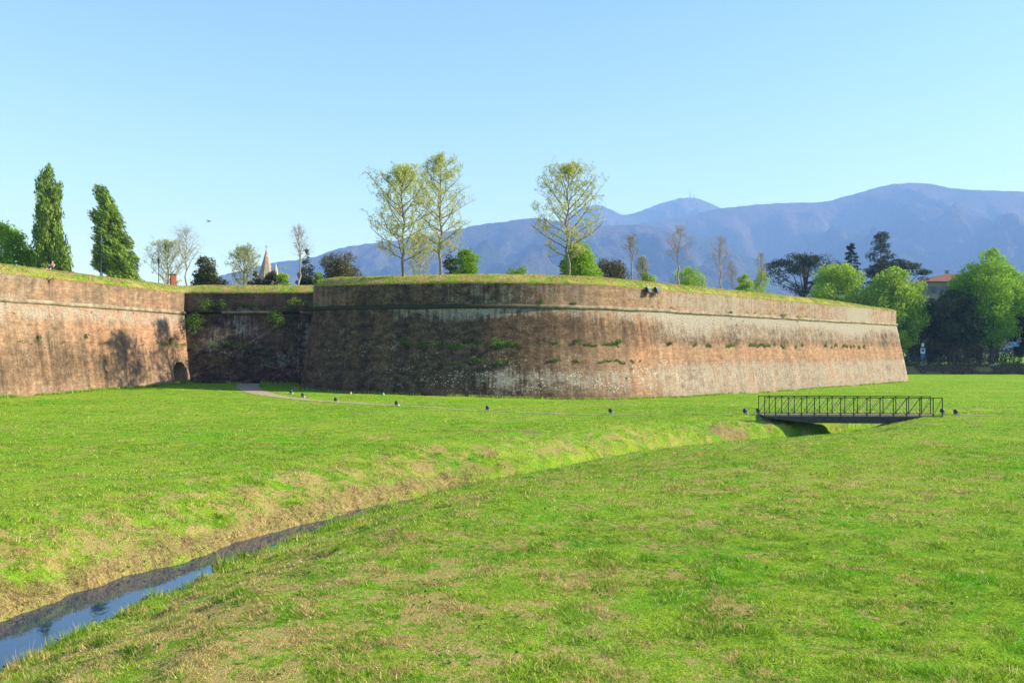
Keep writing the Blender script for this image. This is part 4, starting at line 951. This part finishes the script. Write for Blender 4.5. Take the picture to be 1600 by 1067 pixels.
# hedge along the road
def hedge(x0, x1, y, h, depth, label, seed=1):
    r = empty('hedge', ((x0 + x1) / 2, y, 1.6)); tag(r, label, 'hedge'); w = x1 - x0; pts = []; nr = []; n = int(w * 1.1)
    for k in range(n):
        for s in range(3):
            c = np.array((-w / 2 + w * (k + rng.random()) / n, rng.uniform(-depth / 2, depth / 2), h * (0.2 + 0.33 * s) * rng.uniform(.9, 1.05)))
            p, q = clump_pts(c, (1.3, 1.0, 1.1), 170); pts.append(p); nr.append(q)
    leaf_mesh('foliage', np.vstack(pts), np.vstack(nr), .3, r, L_dark)
    mb = MB()
    for k in range(n): x = -w / 2 + w * (k + .5) / n; mb.tube([(x, 0, -.2), (x + .2, .1, h * .7)], [.08, .03], 5)
    mb.build('stems', M_dbark, r)
hedge(68, 135, 201, 5.2, 3.4, 'long dark clipped hedge behind the road at the right')

# ------------------------------------------------------------------ road with kerb wall beyond the lawn
M_road = simple('asphalt', (0.055, 0.055, 0.055), 0.9, 0.2, 2)
M_kerb = simple('kerb_stone', (0.36, 0.34, 0.30), 0.9, 0.25, 1.5)
V = np.array([(x, y, 1.64) for x in np.linspace(40, 400, 60) for y in (188.5, 196.0)])
me = np_mesh('road', V, [(2 * i, 2 * i + 2, 2 * i + 3, 2 * i + 1) for i in range(59)]); tag(link_mesh('road', me, M_road), kind='structure')
mb = MB(); 
for k in range(60): mb.box((60 + k * 3.0 + 1.5, 188.2, 1.62), (2.97, 0.35, 0.44))
o = mb.build('kerb', M_kerb, bevel=0.03); tag(o, kind='structure')

# ------------------------------------------------------------------ house
def house():
    d = 240.0; x0, x1 = at(1446, d), at(1560, d); cx = (x0 + x1) / 2; w = x1 - x0; dep = 12.0; ez = zt(441, d)
    r = empty('villa', (cx, d + dep / 2, 1.6)); tag(r, 'pale house with a hipped red tile roof half hidden behind the trees at the right', 'house')
    M_pl = simple('house_plaster', (0.28, 0.26, 0.21), 0.9, 0.12, 0.8); M_tile = NT('roof_tiles')
    t = M_tile; P = t.obj(); wv = t.n('TexWave'); t.put(wv.inputs[0], P); wv.inputs['Scale'].default_value = 1.6; n_ = t.noise(P, 2.5, 5)
    cc = t.mix(t.step(n_, 0.35, .65), (0.15, 0.075, 0.05), (0.26, 0.135, 0.09)); cc = t.mix(t.math('MULTIPLY', wv.outputs[1], .35), cc, (0.18, 0.08, 0.05)); M_tile = t.done(t.bsdf(cc, .9, t.bump(wv.outputs[1], .6, .06), .1))
    H = ez - 1.6
    mb = MB(); mb.box((0, 0, H / 2), (w, dep, H)); mb.build('wall', M_pl, r)
    def hip(name, cx_, cy_, w_, d_, z, h, rl, parent, ov=.9):
        mb = MB(); a, b = w_ / 2 + ov, d_ / 2 + ov
        v = [(cx_ - a, cy_ - b, z), (cx_ + a, cy_ - b, z), (cx_ + a, cy_ + b, z), (cx_ - a, cy_ + b, z), (cx_ - rl, cy_, z + h), (cx_ + rl, cy_, z + h),
             (cx_ - a, cy_ - b, z - .18), (cx_ + a, cy_ - b, z - .18), (cx_ + a, cy_ + b, z - .18), (cx_ - a, cy_ + b, z - .18)]
        mb.add(v, [(0, 1, 5, 4), (1, 2, 5), (2, 3, 4, 5), (3, 0, 4), (6, 7, 1, 0), (7, 8, 2, 1), (8, 9, 3, 2), (9, 6, 0, 3), (9, 8, 7, 6)])
        return mb.build(name, M_tile, parent)
    rf = hip('roof', 0, 0, w, dep, H + .2, 2.6, 1.2, r)
    wg = MB(); wg.box((1.0, -dep / 2 - 1.6, (H - 1.0) / 2), (6.0, 3.2, H - 1.0)); wg.build('wing', M_pl, r)
    hip('wing_roof', 1.0, -dep / 2 - 1.0, 6.0, 4.4, H - .8, 1.5, .3, r, .6)
    mb = MB(); mb.box((-.6, .8, H + 2.9), (.7, .7, 1.5)); mb.box((-.6, .8, H + 3.7), (.9, .9, .12)); mb.build('chimney', M_pl, rf)
    M_gl = simple('window_dark', (0.03, 0.035, 0.04), 0.15, .1, 1, .6); M_sh = simple('shutter_grey', (0.16, 0.17, 0.17), .6, .2, 2)
    for x in (-w / 2 + 2.2, -w / 2 + 5.2, w / 2 - 3.0):
        for z in (H - 2.0, H - 5.6, H - 9.2):
            if z < 1: continue
            mb = MB(); mb.box((x, -dep / 2 - .02, z), (1.2, .10, 1.9)); wi = mb.build('window', M_gl, r)
            for s in (-1, 1): mb = MB(); mb.box((x + s * .95, -dep / 2 - .06, z), (.62, .07, 2.0)); mb.build('shutter', M_sh, wi)
house()

# ------------------------------------------------------------------ church spire in the town
def church():
    d = 330.0; x = at(415.5, d); r = empty('church_spire', (x, d, 0)); tag(r, 'distant pale stone church tower with a pointed spire and small pinnacles', 'church')
    M_cs = simple('church_stone', (0.30, 0.22, 0.16), .9, .25, .6); M_cp = simple('church_marble', (0.38, 0.34, 0.28), .9, .15, .6); k = d / F
    zs = zt(436, d); mb = MB(); mb.box((0, 0, zs / 2), (6.0, 6.0, zs)); mb.build('tower', M_cs, r)
    zt1 = zt(390, d); mb = MB(); mb.lathe((0, 0, zs), [(3.3, 0), (2.15, (zt1 - zs) * .35), (1.0, (zt1 - zs) * .7), (.10, zt1 - zs)], 8); sp = mb.build('spire', M_cs, r)
    mb = MB(); mb.tube([(0, 0, zt1 - .2), (0, 0, zt1 + 1.6)], .12, 5); mb.box((0, 0, zt1 + 1.1), (.9, .12, .14)); mb.build('cross', M_mast, sp)
    for sx in (-1, 1):
        for sy in (-1, 1):
            mb = MB(); mb.box((sx * 2.6, sy * 2.6, zs + .6), (.7, .7, 1.2)); mb.lathe((sx * 2.6, sy * 2.6, zs + 1.2), [(.45, 0), (.05, 1.8)], 4); mb.build('pinnacle', M_cs, r)
    mb = MB(); mb.box((at(430.5, d) - x, 0, zt(430, d) / 2), (1.8, 1.8, zt(430, d))); mb.lathe((at(430.5, d) - x, 0, zt(430, d)), [(1.0, 0), (.7, 2.0), (.1, zt(412, d) - zt(430, d))], 8); mb.build('turret', M_cp, r)
    for a in range(3):
        mb = MB(); mb.box((-1.8 + 1.8 * a, -3.34, zs - 2.2), (.8, .1, 2.4)); mb.build('window', M_dark_wood, r)
church()

# ------------------------------------------------------------------ foot bridge
M_iron = simple('bridge_iron', (0.035, 0.038, 0.035), .5, .3, 6, .4); M_deck = simple('bridge_deck_wood', (0.20, 0.15, 0.11), .85, .3, 5); M_earth = simple('dark_earth', (0.08, 0.06, 0.04), .95, .3, 5); M_conc = simple('concrete', (0.34, 0.32, 0.28), .9, .2, 5)
def bridge():
    A = Vector((at(1189, 54.3), 54.3, 0)); B = Vector((at(1463, 53.4), 53.4, 0)); c = (A + B) / 2; L = (B - A).length; rz = math.atan2(B.y - A.y, B.x - A.x)
    z0 = 0.62; r = empty('footbridge', (c.x, c.y, z0), rz); tag(r, 'dark iron footbridge with crossed railings spanning the grassy ditch', 'bridge'); W = 1.9
    mb = MB(); n = 52
    for k in range(n): mb.box((-L / 2 + L * (k + .5) / n, 0, 0.05 - .000), (L / n - .012, W - .1, .05))
    mb.build('deck', M_deck, r)
    for s in (-1, 1):
        mb = MB(); y = s * (W / 2 - .12)
        # girder: deep in the middle, tapering up at both ends
        v = []
        for yy in (y - .08, y + .08):
            for (x, z) in ((-L / 2 + .1, .02), (-L / 2 + .1, -.06), (-L / 2 + 2.6, -.36), (L / 2 - 3.2, -.36), (L / 2 - 1.8, -.06), (L / 2 - .1, -.06), (L / 2 - .1, .02)): v.append((x, yy, z))
        f = [tuple(range(7)), tuple(range(13, 6, -1))] + [((i + 1) % 7, i, i + 7, (i + 1) % 7 + 7) for i in range(7)]
        mb.add(v, f); mb.build('girder', M_iron, r)
        mb = MB(); yr = s * (W / 2 - .02); nb = 12; h = 1.13; e = L / 2
        xs = [-e + .02] + [-e + .66 + (L - 1.2) * k / nb for k in range(nb)] + [e - .54, e - .02]
        for i, x in enumerate(xs): mb.box((x, yr, h / 2 + .02), (.045, .045, h + (.08 if i in (0, 1, len(xs) - 2) else 0)))
        mb.box((0, yr, h + .02), (L, .06, .05)); mb.box((0, yr, .12), (L, .05, .04))
        for i in range(len(xs) - 1):
            a, b = xs[i] + .02, xs[i + 1] - .02
            if b - a < .7 or i in (0, len(xs) - 2): mb.tube([(a, yr, .14), (b, yr, h)], .013, 4); continue
            mb.tube([(a, yr, .14), (b, yr, h)], .013, 4); mb.tube([(a, yr + .012, h), (b, yr + .012, .14)], .013, 4)
        mb.build('railing', M_iron, r)
    for s in (-1, 1): mb = MB(); mb.box((s * (L / 2 - .25), 0, -.30), (.4, W - .4, .5)); mb.build('abutment', M_earth, r)
bridge()

# ------------------------------------------------------------------ ground spotlights along the path
M_lampblack = simple('lamp_black', (0.02, 0.022, 0.025), .45, .3, 6, .5); M_glass = simple('lamp_glass', (0.10, 0.11, 0.12), .1, .1, 2, .8)
def spot(px, d, label, s=1.0, first=[None]):
    x = at(px, d); z = gz(x, d)
    if first[0] is None:
        r = empty('ground_light', (0, 0, 0))
        mb = MB(); mb.box((.06, 0, .07), (.34, .30, .20), taper=.85); mb.build('plinth', M_conc, r, bevel=.02)
        mb = MB(); mb.lathe((-.02, 0, .16), [(.13, 0), (.15, .06), (.15, .2), (.11, .27), (.03, .29)], 12); mb.build('housing', M_lampblack, r, True)
        mb = MB(); mb.box((.115, 0, .27), (.03, .16, .14)); mb.build('lens', M_glass, r); first[0] = r
    else:
        r = first[0].copy(); C.objects.link(r)
        for ch in list(first[0].children): c = ch.copy(); C.objects.link(c); c.parent = r
    r.location = (x, d, z - .02); r.scale = (s, s, s); r.rotation_euler = (0, 0, random.uniform(-.4, .4)); tag(r, label, 'ground light', 'low ground lights along the footpath')
for px, d, lb in ((455, 78.5, 'black ground light nearest the recess, at the left foot of the bastion'), (473.5, 74.0, 'second black ground light from the left, just before the path bend'), (525, 67.0, 'third black ground light from the left beside the curving path'),
                  (620, 63.5, 'fourth ground light from the left, below the darkest part of the bastion'), (762, 60.0, 'ground light standing alone below the middle of the bastion'), (954, 57.6, 'ground light below where the bastion turns into sunlight'),
                  (1164, 55.4, 'ground light a step left of the footbridge'), (1184.5, 55.6, 'ground light touching the left end of the footbridge railing'), (1472, 54.4, 'ground light touching the right end of the footbridge railing'), (1493, 53.9, 'rightmost ground light beyond the footbridge')):
    spot(px, d, lb, 0.85)
# two small pale stones near the foot of the bastion
M_pst = simple('pale_stone', (.32, .29, .2), .9, .2, 6)
for px, d, lb in ((548, 80.5, 'left small pale marker stone in the grass at the foot of the bastion'), (599, 79.5, 'right small pale marker stone in the grass at the foot of the bastion')):
    x = at(px, d); bm = bmesh.new(); bmesh.ops.create_icosphere(bm, subdivisions=2, radius=.14)
    for v in bm.verts: v.co.x *= .8; v.co.z *= 1.2; v.co += Vector((random.uniform(-.02, .02),) * 3)
    me = bpy.data.meshes.new('marker_stone'); bm.to_mesh(me); bm.free(); o = link_mesh('marker_stone', me, M_pst); o.location = (x, d, gz(x, d) + .06); tag(o, lb, 'stone', 'marker stones at the bastion foot')

# ------------------------------------------------------------------ floodlights on the bastion rim
Pn, Nn = normals(P_BASTION)
def flood(px, label, dz=0.0, w=.62):
    ray = [abs((p[0] / p[1]) - (px - 800) / F) for p in Pn[:len(EAR) + 40]]; i = int(np.argmin(ray)); p = Pn[i]; nn = Nn[i]; rz = math.atan2(nn[1], nn[0]) + math.pi / 2
    r = empty('floodlight', (p[0] + nn[0] * .38, p[1] + nn[1] * .38, zt(453.5, p[1]) - .1 + dz), rz); tag(r, label, 'floodlight', 'floodlights on the bastion rim')
    mb = MB(); mb.box((0, 0, .12), (w, .34, .56), rx=-.35, taper=.92); mb.build('housing', M_lampblack, r, bevel=.02)
    mb = MB(); mb.box((0, -.2, .08), (w * .86, .03, .44), rx=-.35); mb.build('lens', M_glass, r)
    mb = MB()
    for s in (-1, 1): mb.box((s * (w / 2 + .03), .06, -.02), (.04, .06, .6))
    mb.tube([(0, .1, -.3), (0, .5, -.38)], .04, 6); mb.tube([(-w / 2, .06, -.3), (w / 2, .06, -.3)], .03, 6); mb.tube([(-w / 2 + .08, .0, -.15), (-w / 2 + .08, 0, -.62)], .025, 5)
    mb.build('bracket', M_lampblack, r)
flood(1009, 'left and larger black floodlight box fixed to the top of the bastion wall', w=.68)
flood(1021.5, 'right black floodlight box fixed to the top of the bastion wall', w=.5)

# ------------------------------------------------------------------ lamp posts, box and person on the left rampart
def lamp_post(px, d, ytop, label):
    z0 = 11.85; H = zt(ytop, d) - z0; r = empty('street_lamp', (at(px, d), d, z0)); tag(r, label, 'street lamp', 'lamp posts on the left rampart')
    mb = MB(); mb.lathe((0, 0, 0), [(.16, 0), (.16, .25), (.09, .35), (.075, .9), (.055, 1.0), (.045, H - .95), (.08, H - .9), (.04, H - .84)], 10); mb.build('pole', M_lampblack, r, True)
    mb = MB(); mb.lathe((0, 0, H - .84), [(.10, 0), (.19, .46)], 6); ln = mb.build('lantern', M_glass, r)
    mb = MB(); mb.lathe((0, 0, H - .38), [(.26, 0), (.22, .06), (.07, .26), (.03, .38)], 6); mb.build('cap', M_lampblack, ln)
    mb = MB()
    for k in range(6): a = 2 * math.pi * k / 6; mb.tube([(.10 * math.cos(a), .10 * math.sin(a), H - .84), (.2 * math.cos(a), .2 * math.sin(a), H - .37)], .014, 4)
    mb.build('frame', M_lampblack, ln)
lamp_post(157, 92, 369, 'black lantern lamp post touching the left side of the windswept poplar')
lamp_post(247.5, 114, 402, 'black lantern lamp post before the pale spring tree, left of the rusty box')
M_rust = simple('rust_paint', (0.33, 0.10, 0.05), .8, .3, 4); M_black = simple('box_black', (.03, .025, .025), .8, .2, 4)
d = 103; r = empty('utility_box', (at(270.5, d), d, 11.7), math.radians(28)); tag(r, 'rusty red brown upright box between the second lamp post and the leafless tree', 'box')
mb = MB(); mb.box((0, 0, .8), (.62, .58, 1.6)); mb.build('body', M_rust, r, bevel=.02)
mb = MB(); mb.box((-.325, 0, .85), (.03, .48, 1.2)); mb.build('door', M_black, r)  # black sheet over most of the box's left face
mb = MB(); mb.box((0, 0, 1.64), (.72, .68, .08)); mb.build('lid', M_black, r)

def person():
    d = 82.6; r = empty('person', (at(80.5, d), d, 11.98)); tag(r, 'person with red brown hair in a pink top sitting on the left rampart', 'person')
    M_skin = simple('skin', (.55, .32, .23), .6, .08, 8); M_pink = simple('pink_top', (.62, .30, .24), .8, .1, 8); M_hair = simple('hair_red_brown', (.14, .035, .02), .6, .3, 30); M_jean = simple('dark_trousers', (.04, .05, .09), .9, .2, 8)
    def skin(name, verts, edges, rad, mat, parent=r):
        me = bpy.data.meshes.new(name); me.from_pydata(verts, edges, []); o = link_mesh(name, me, mat, parent)
        o.modifiers.new('skin', 'SKIN'); sv = me.skin_vertices[0].data
        for v, q in zip(sv, rad): v.radius = (q, q) if not hasattr(q, '__len__') else q
        sv[0].use_root = True; m = o.modifiers.new('sub', 'SUBSURF'); m.levels = m.render_levels = 2; return o
    V = [(0, 0, .12), (.02, .0, .32), (.04, 0, .50), (.05, 0, .60), (.05, -.01, .67), (.05, -.02, .75), (.05, -.03, .84),
         (-.09, -.04, .11), (-.14, -.38, .38), (-.15, -.66, .05), (-.15, -.84, .04), (.10, -.04, .11), (.18, -.36, .42), (.19, -.62, .06), (.19, -.80, .04),
         (-.14, 0, .54), (-.22, .12, .34), (-.24, .22, .10), (.24, 0, .54), (.30, -.14, .38), (.22, -.32, .42)]
    E = [(0, 1), (1, 2), (2, 3), (3, 4), (4, 5), (5, 6), (0, 7), (7, 8), (8, 9), (9, 10), (0, 11), (11, 12), (12, 13), (13, 14), (2, 15), (15, 16), (16, 17), (2, 18), (18, 19), (19, 20)]
    R = [(.15, .12), (.13, .10), (.15, .10), .06, .055, (.075, .09), .06, .085, .065, .045, .035, .085, .065, .045, .035, .055, .042, .03, .055, .042, .03]
    for base, dirn, (ox, oy) in ((17, -1, (-.02, .06)), (20, 1, (-.03, -.06))):
        bx, by, bz = V[base]; V.append((bx + ox * .6, by + oy * .8, bz - .02)); pm = len(V) - 1; E.append((base, pm)); R.append((.035, .018))
        for k in range(5):
            fx = (k - 2) * .018; V.append((bx + ox + fx, by + oy * (1.3 if k else .9), bz - .04 - .004 * k)); E.append((pm, len(V) - 1)); R.append(.008)
    skin('body', V, E, R, M_skin)
    skin('top', [(0, 0, .16), (.02, 0, .32), (.04, 0, .49), (.04, 0, .56), (-.13, 0, .53), (.22, 0, .53)], [(0, 1), (1, 2), (2, 3), (2, 4), (2, 5)], [(.165, .135), (.145, .115), (.165, .115), .08, .068, .068], M_pink)
    skin('trousers', [(0, 0, .12), (-.09, -.04, .11), (-.14, -.38, .38), (-.15, -.62, .09), (.10, -.04, .11), (.18, -.36, .42), (.19, -.58, .10)], [(0, 1), (1, 2), (2, 3), (0, 4), (4, 5), (5, 6)], [.16, .10, .08, .06, .10, .08, .06], M_jean)
    skin('hair', [(.05, .03, .84), (.05, .04, .74), (.05, .06, .62)], [(0, 1), (1, 2)], [.10, .095, .06], M_hair)
person()

# ------------------------------------------------------------------ bird
M_bird = simple('bird_grey', (.10, .10, .11), .8, .2, 10)
d = 120; r = empty('bird', (at(325.5, d), d, zt(346, d)), math.radians(-15)); tag(r, 'small dark bird gliding in the sky above the left rampart', 'bird')
mb = MB(); mb.tube([(-.26, 0, 0), (-.14, 0, .02), (0, 0, .02), (.16, 0, .01), (.24, 0, .02), (.30, 0, 0)], [.015, .05, .07, .05, .04, .006], 8); mb.build('body', M_bird, r, True)
for s in (-1, 1):
    mb = MB(); mb.add([(.12, s * .05, .03), (-.06, s * .05, .03), (-.04, s * .34, .16), (.10, s * .32, .17), (-.14, s * .62, .10), (-.04, s * .60, .12), (.12, s * .05, .01), (-.06, s * .05, .01), (-.04, s * .34, .14), (.10, s * .32, .15), (-.14, s * .62, .09), (-.04, s * .60, .10)],
           [(0, 1, 2, 3), (3, 2, 4, 5), (6, 9, 8, 7), (9, 11, 10, 8), (0, 3, 9, 6), (3, 5, 11, 9), (1, 7, 8, 2), (2, 8, 10, 4), (4, 10, 11, 5)]); mb.build('wing', M_bird, r)
mb = MB(); mb.add([(-.22, -.02, .01), (-.22, .02, .01), (-.42, .07, .0), (-.42, -.07, .0), (-.22, 0, -.01), (-.40, 0, -.01)], [(0, 1, 2, 3), (4, 5, 2, 1), (0, 3, 5, 4)]); mb.build('tail', M_bird, r)

# ------------------------------------------------------------------ road signs
M_white = simple('sign_white', (.5, .53, .58), .5, .05, 2); M_blue = simple('sign_blue', (.03, .12, .45), .5, .08, 2); M_pole = simple('sign_pole', (.3, .31, .32), .5, .1, 3, .5, .6)
d = 187.4; r = empty('road_sign', (at(1441.5, d), d, 1.6)); tag(r, 'white and blue road sign on a pole by the road just right of the bastion', 'sign')
mb = MB(); mb.tube([(0, 0, -.2), (0, 0, 4.7)], .05, 8); mb.build('pole', M_pole, r)
mb = MB(); mb.box((0, -.09, 3.0), (.95, .05, 1.15)); pl = mb.build('panel', M_white, r)
mb = MB(); mb.lathe((0, 0, 0), [(.34, 0), (.34, .02)], 16); o = mb.build('symbol', M_blue, pl); o.location = (0, -.12, 3.1); o.rotation_euler = (math.pi / 2, 0, 0)
mb = MB(); mb.box((0, -.09, 1.95), (.9, .05, .6)); mb.build('blue_panel', M_blue, r)
mb = MB(); mb.box((0, -.09, 4.25), (.55, .05, .75)); mb.build('top_panel', M_white, r)
r = empty('road_sign', (at(1586, 190.5), 190.5, 1.6)); tag(r, 'flat blue road sign on a thin pole under the trees at the right edge', 'sign')
mb = MB(); mb.tube([(-.6, 0, -.2), (-.6, 0, 4.6)], .05, 8); mb.build('pole', M_pole, r)
mb = MB(); mb.box((0, -.09, 4.2), (1.7, .05, .55)); mb.build('panel', simple('sign_light_blue', (.12, .30, .55), .5, .08, 2), r)

# ------------------------------------------------------------------ plants growing on the walls
def wall_point(P, px, o=0.0):
    Pn, Nn = normals(P); Pn = np.array(Pn); k = int(np.argmin(np.abs(Pn[:, 0] / Pn[:, 1] - (px - 800) / F) + (Pn[:, 1] > 140) * 9)); return Pn[k], Nn[k]
def off_at(z): return 1.42 * (8.5 - z) / 8.5 + .03 if z < ZC else 0.0
def wall_plant(P, px, py, rad, label, n=260, mat=L_ivy, hang=1.0, leaf=.14):
    p, nn = wall_point(P, px); z = zt(py, p[1] - 1); o_ = off_at(z); x, y = p[0] + nn[0] * (o_ + rad * .3), p[1] + nn[1] * (o_ + rad * .3)
    r = empty('wall_plant', (x, y, z)); tag(r, label, 'plant', 'plants rooted in the brickwork')
    pts = []; nr = []
    for k in range(7):
        c = rng.normal(size=3) * np.array((.42, .42, .34 * hang)) * rad; c[2] -= abs(c[2]) * .3 * hang; q, m_ = clump_pts(c, (rad * .5, rad * .5, rad * .45 * hang), n // 7); pts.append(q); nr.append(m_)
    leaf_mesh('foliage', np.vstack(pts), np.vstack(nr), leaf, r, mat)
    mb = MB()
    for k in range(4): e = rng.normal(size=3) * rad * .5; mb.tube([(-nn[0] * rad * .6, -nn[1] * rad * .6, -.05), tuple(e)], [.03, .01], 4)
    mb.build('stem', M_dbark, r)
for a in ((P_RECESS, 311, 500, 1.15, 'large green bush hanging from the left part of the dark recessed wall', 700, L_ivy, 1.3), (P_RECESS, 431, 498, 1.15, 'large green bush hanging from the right part of the dark recessed wall', 700, L_ivy, 1.1),
          (P_RECESS, 322, 474, .9, 'sparse green plant above the left hanging bush on the recessed wall', 260, L_ivy, 1.0), (P_RECESS, 347, 474, .6, 'small tuft above the broken string course on the recessed wall', 160, L_ivy, 1.0), (P_RECESS, 452, 468, .55, 'yellow green tuft near the top right of the recessed wall', 160, L_lime, 1.0),
          (P_RECESS, 473, 470, .6, 'green tuft in the top right corner of the recessed wall next to the bastion', 180, L_ivy, 1.0), (P_RECESS, 352, 538, .8, 'green weeds on the ledge halfway down the recessed wall', 260, L_ivy, .6), (P_RECESS, 296, 505, .7, 'green plant in the corner where the sunlit wall meets the recessed wall', 200, L_ivy, 1.4),
          (P_BASTION, 777, 532, .6, 'bright green plant on the middle of the dark side of the bastion', 240, L_ivy, .8), (P_BASTION, 640, 533, .5, 'dull green plant on the darkest part of the bastion', 160, L_ivy, .7), (P_BASTION, 895, 533, .32, 'small dark plant on the bastion left of the clean brick strip', 110, L_ivy, .9),
          (P_BASTION, 956, 533, .4, 'small dark plant on the bastion where the brick turns orange', 130, L_ivy, .9), (P_BASTION, 1037, 537, .36, 'dark plant on the bastion just below right of the floodlights', 120, L_ivy, .9), (P_BASTION, 846, 471, .32, 'little bush on the string course of the bastion, left one', 110, L_ivy, .9), (P_BASTION, 891, 473, .3, 'little bush on the string course of the bastion, right one', 100, L_ivy, .9),
          (P_BASTION, 1142, 487, .3, 'tiny tuft on the string course of the sunlit face, left of the dark one', 80, L_ivy, .9), (P_BASTION, 1221, 492, .42, 'darkest tuft on the string course of the sunlit face', 120, L_ivy, .9), (P_BASTION, 1247, 496, .4, 'yellow green tuft hanging from the string course of the sunlit face', 110, L_lime, 1.3), (P_BASTION, 780, 567, .45, 'green tuft low on the dark side of the bastion above the white lichen', 130, L_ivy, .7),
          (P_CURTAIN, 48, 528, .32, 'small dark plant at the left on the sunlit rampart wall', 100, L_ivy, 1.2), (P_CURTAIN, 129, 525, .3, 'small green plant in the middle of the sunlit rampart wall', 90, L_ivy, 1.2), (P_CURTAIN, 260, 530, .5, 'green plant near the corner above the arched doorway', 140, L_ivy, .9), (P_CURTAIN, 73, 435, .28, 'dark tuft just below the grassy rim of the sunlit rampart wall', 80, L_ivy, .9)):
    wall_plant(*a)
# weeds growing along the ledges
def ledge(P, x0, x1, z, n, amp, name='weeds'):
    Pn, Nn = normals(P); L = np.concatenate([[0], np.cumsum(np.linalg.norm(np.diff(Pn, axis=0), axis=1))]); ok = (Pn[:, 0] > x0) & (Pn[:, 0] < x1) & (Pn[:, 1] < 139); s0, s1 = L[ok].min(), L[ok].max()
    s = rng.uniform(s0, s1, n * 3); k = vnoise(s * 1.6, s * 0, z) * .62 + fbm(s * .3, s * 0, z, 3) * .5 + rng.normal(size=len(s)) * .03 > .60; s = s[k][:n]; o_ = off_at(z) + rng.uniform(.0, .10, len(s))
    x = np.interp(s, L, Pn[:, 0]) + np.interp(s, L, Nn[:, 0]) * o_; y = np.interp(s, L, Pn[:, 1]) + np.interp(s, L, Nn[:, 1]) * o_
    return np.stack([x, y, z + np.abs(rng.normal(size=len(s))) * amp + (vnoise(s * 2.3, s * 0, 2) - .5) * .45], 1)
Q = np.vstack([ledge(P_BASTION, -10, 1, 5.0, 1300, .18), ledge(P_BASTION, 1, 14, 5.05, 700, .12), ledge(P_BASTION, 17, 50, 5.0, 3200, .20), ledge(P_BASTION, -9, 12, 3.5, 1300, .10), ledge(P_BASTION, -18, 40, 8.85, 900, .08), ledge(P_RECESS, -34, -19, 4.9, 900, .16), ledge(P_RECESS, -34, -19, 9.3, 900, .25), ledge(P_RECESS, -34, -19, 3.3, 500, .12), ledge(P_CURTAIN, -41, -35, 5.1, 300, .12)])
o = leaf_mesh('wall_weeds', Q, np.tile((0, -1, .3), (len(Q), 1)), .10, None, L_ivy); tag(o, 'thin green weeds sprouting along the ledges of the brick walls', 'weeds', kind='stuff')

# ------------------------------------------------------------------ haze
def haze():
    m = bpy.data.materials.new('haze_air'); m.use_nodes = True; t = m.node_tree; t.nodes.clear(); out = t.nodes.new('ShaderNodeOutputMaterial'); v = t.nodes.new('ShaderNodeVolumePrincipled')
    v.inputs['Color'].default_value = (0.21, 0.40, 1.0, 1); v.inputs['Density'].default_value = 1.9e-4; v.inputs['Absorption Color'].default_value = (0.62, 0.60, 0.62, 1); v.inputs['Anisotropy'].default_value = 0.0
    t.links.new(v.outputs[0], out.inputs['Volume'])
    mb = MB(); z0, z1 = -60.0, 1450.0; mb.box((0, 3300, (z0 + z1) / 2), (25000, 13000, z1 - z0)); o = mb.build('haze', m); tag(o, 'thin blue summer haze lying over the plain and the far hills', 'haze', kind='stuff')
haze()
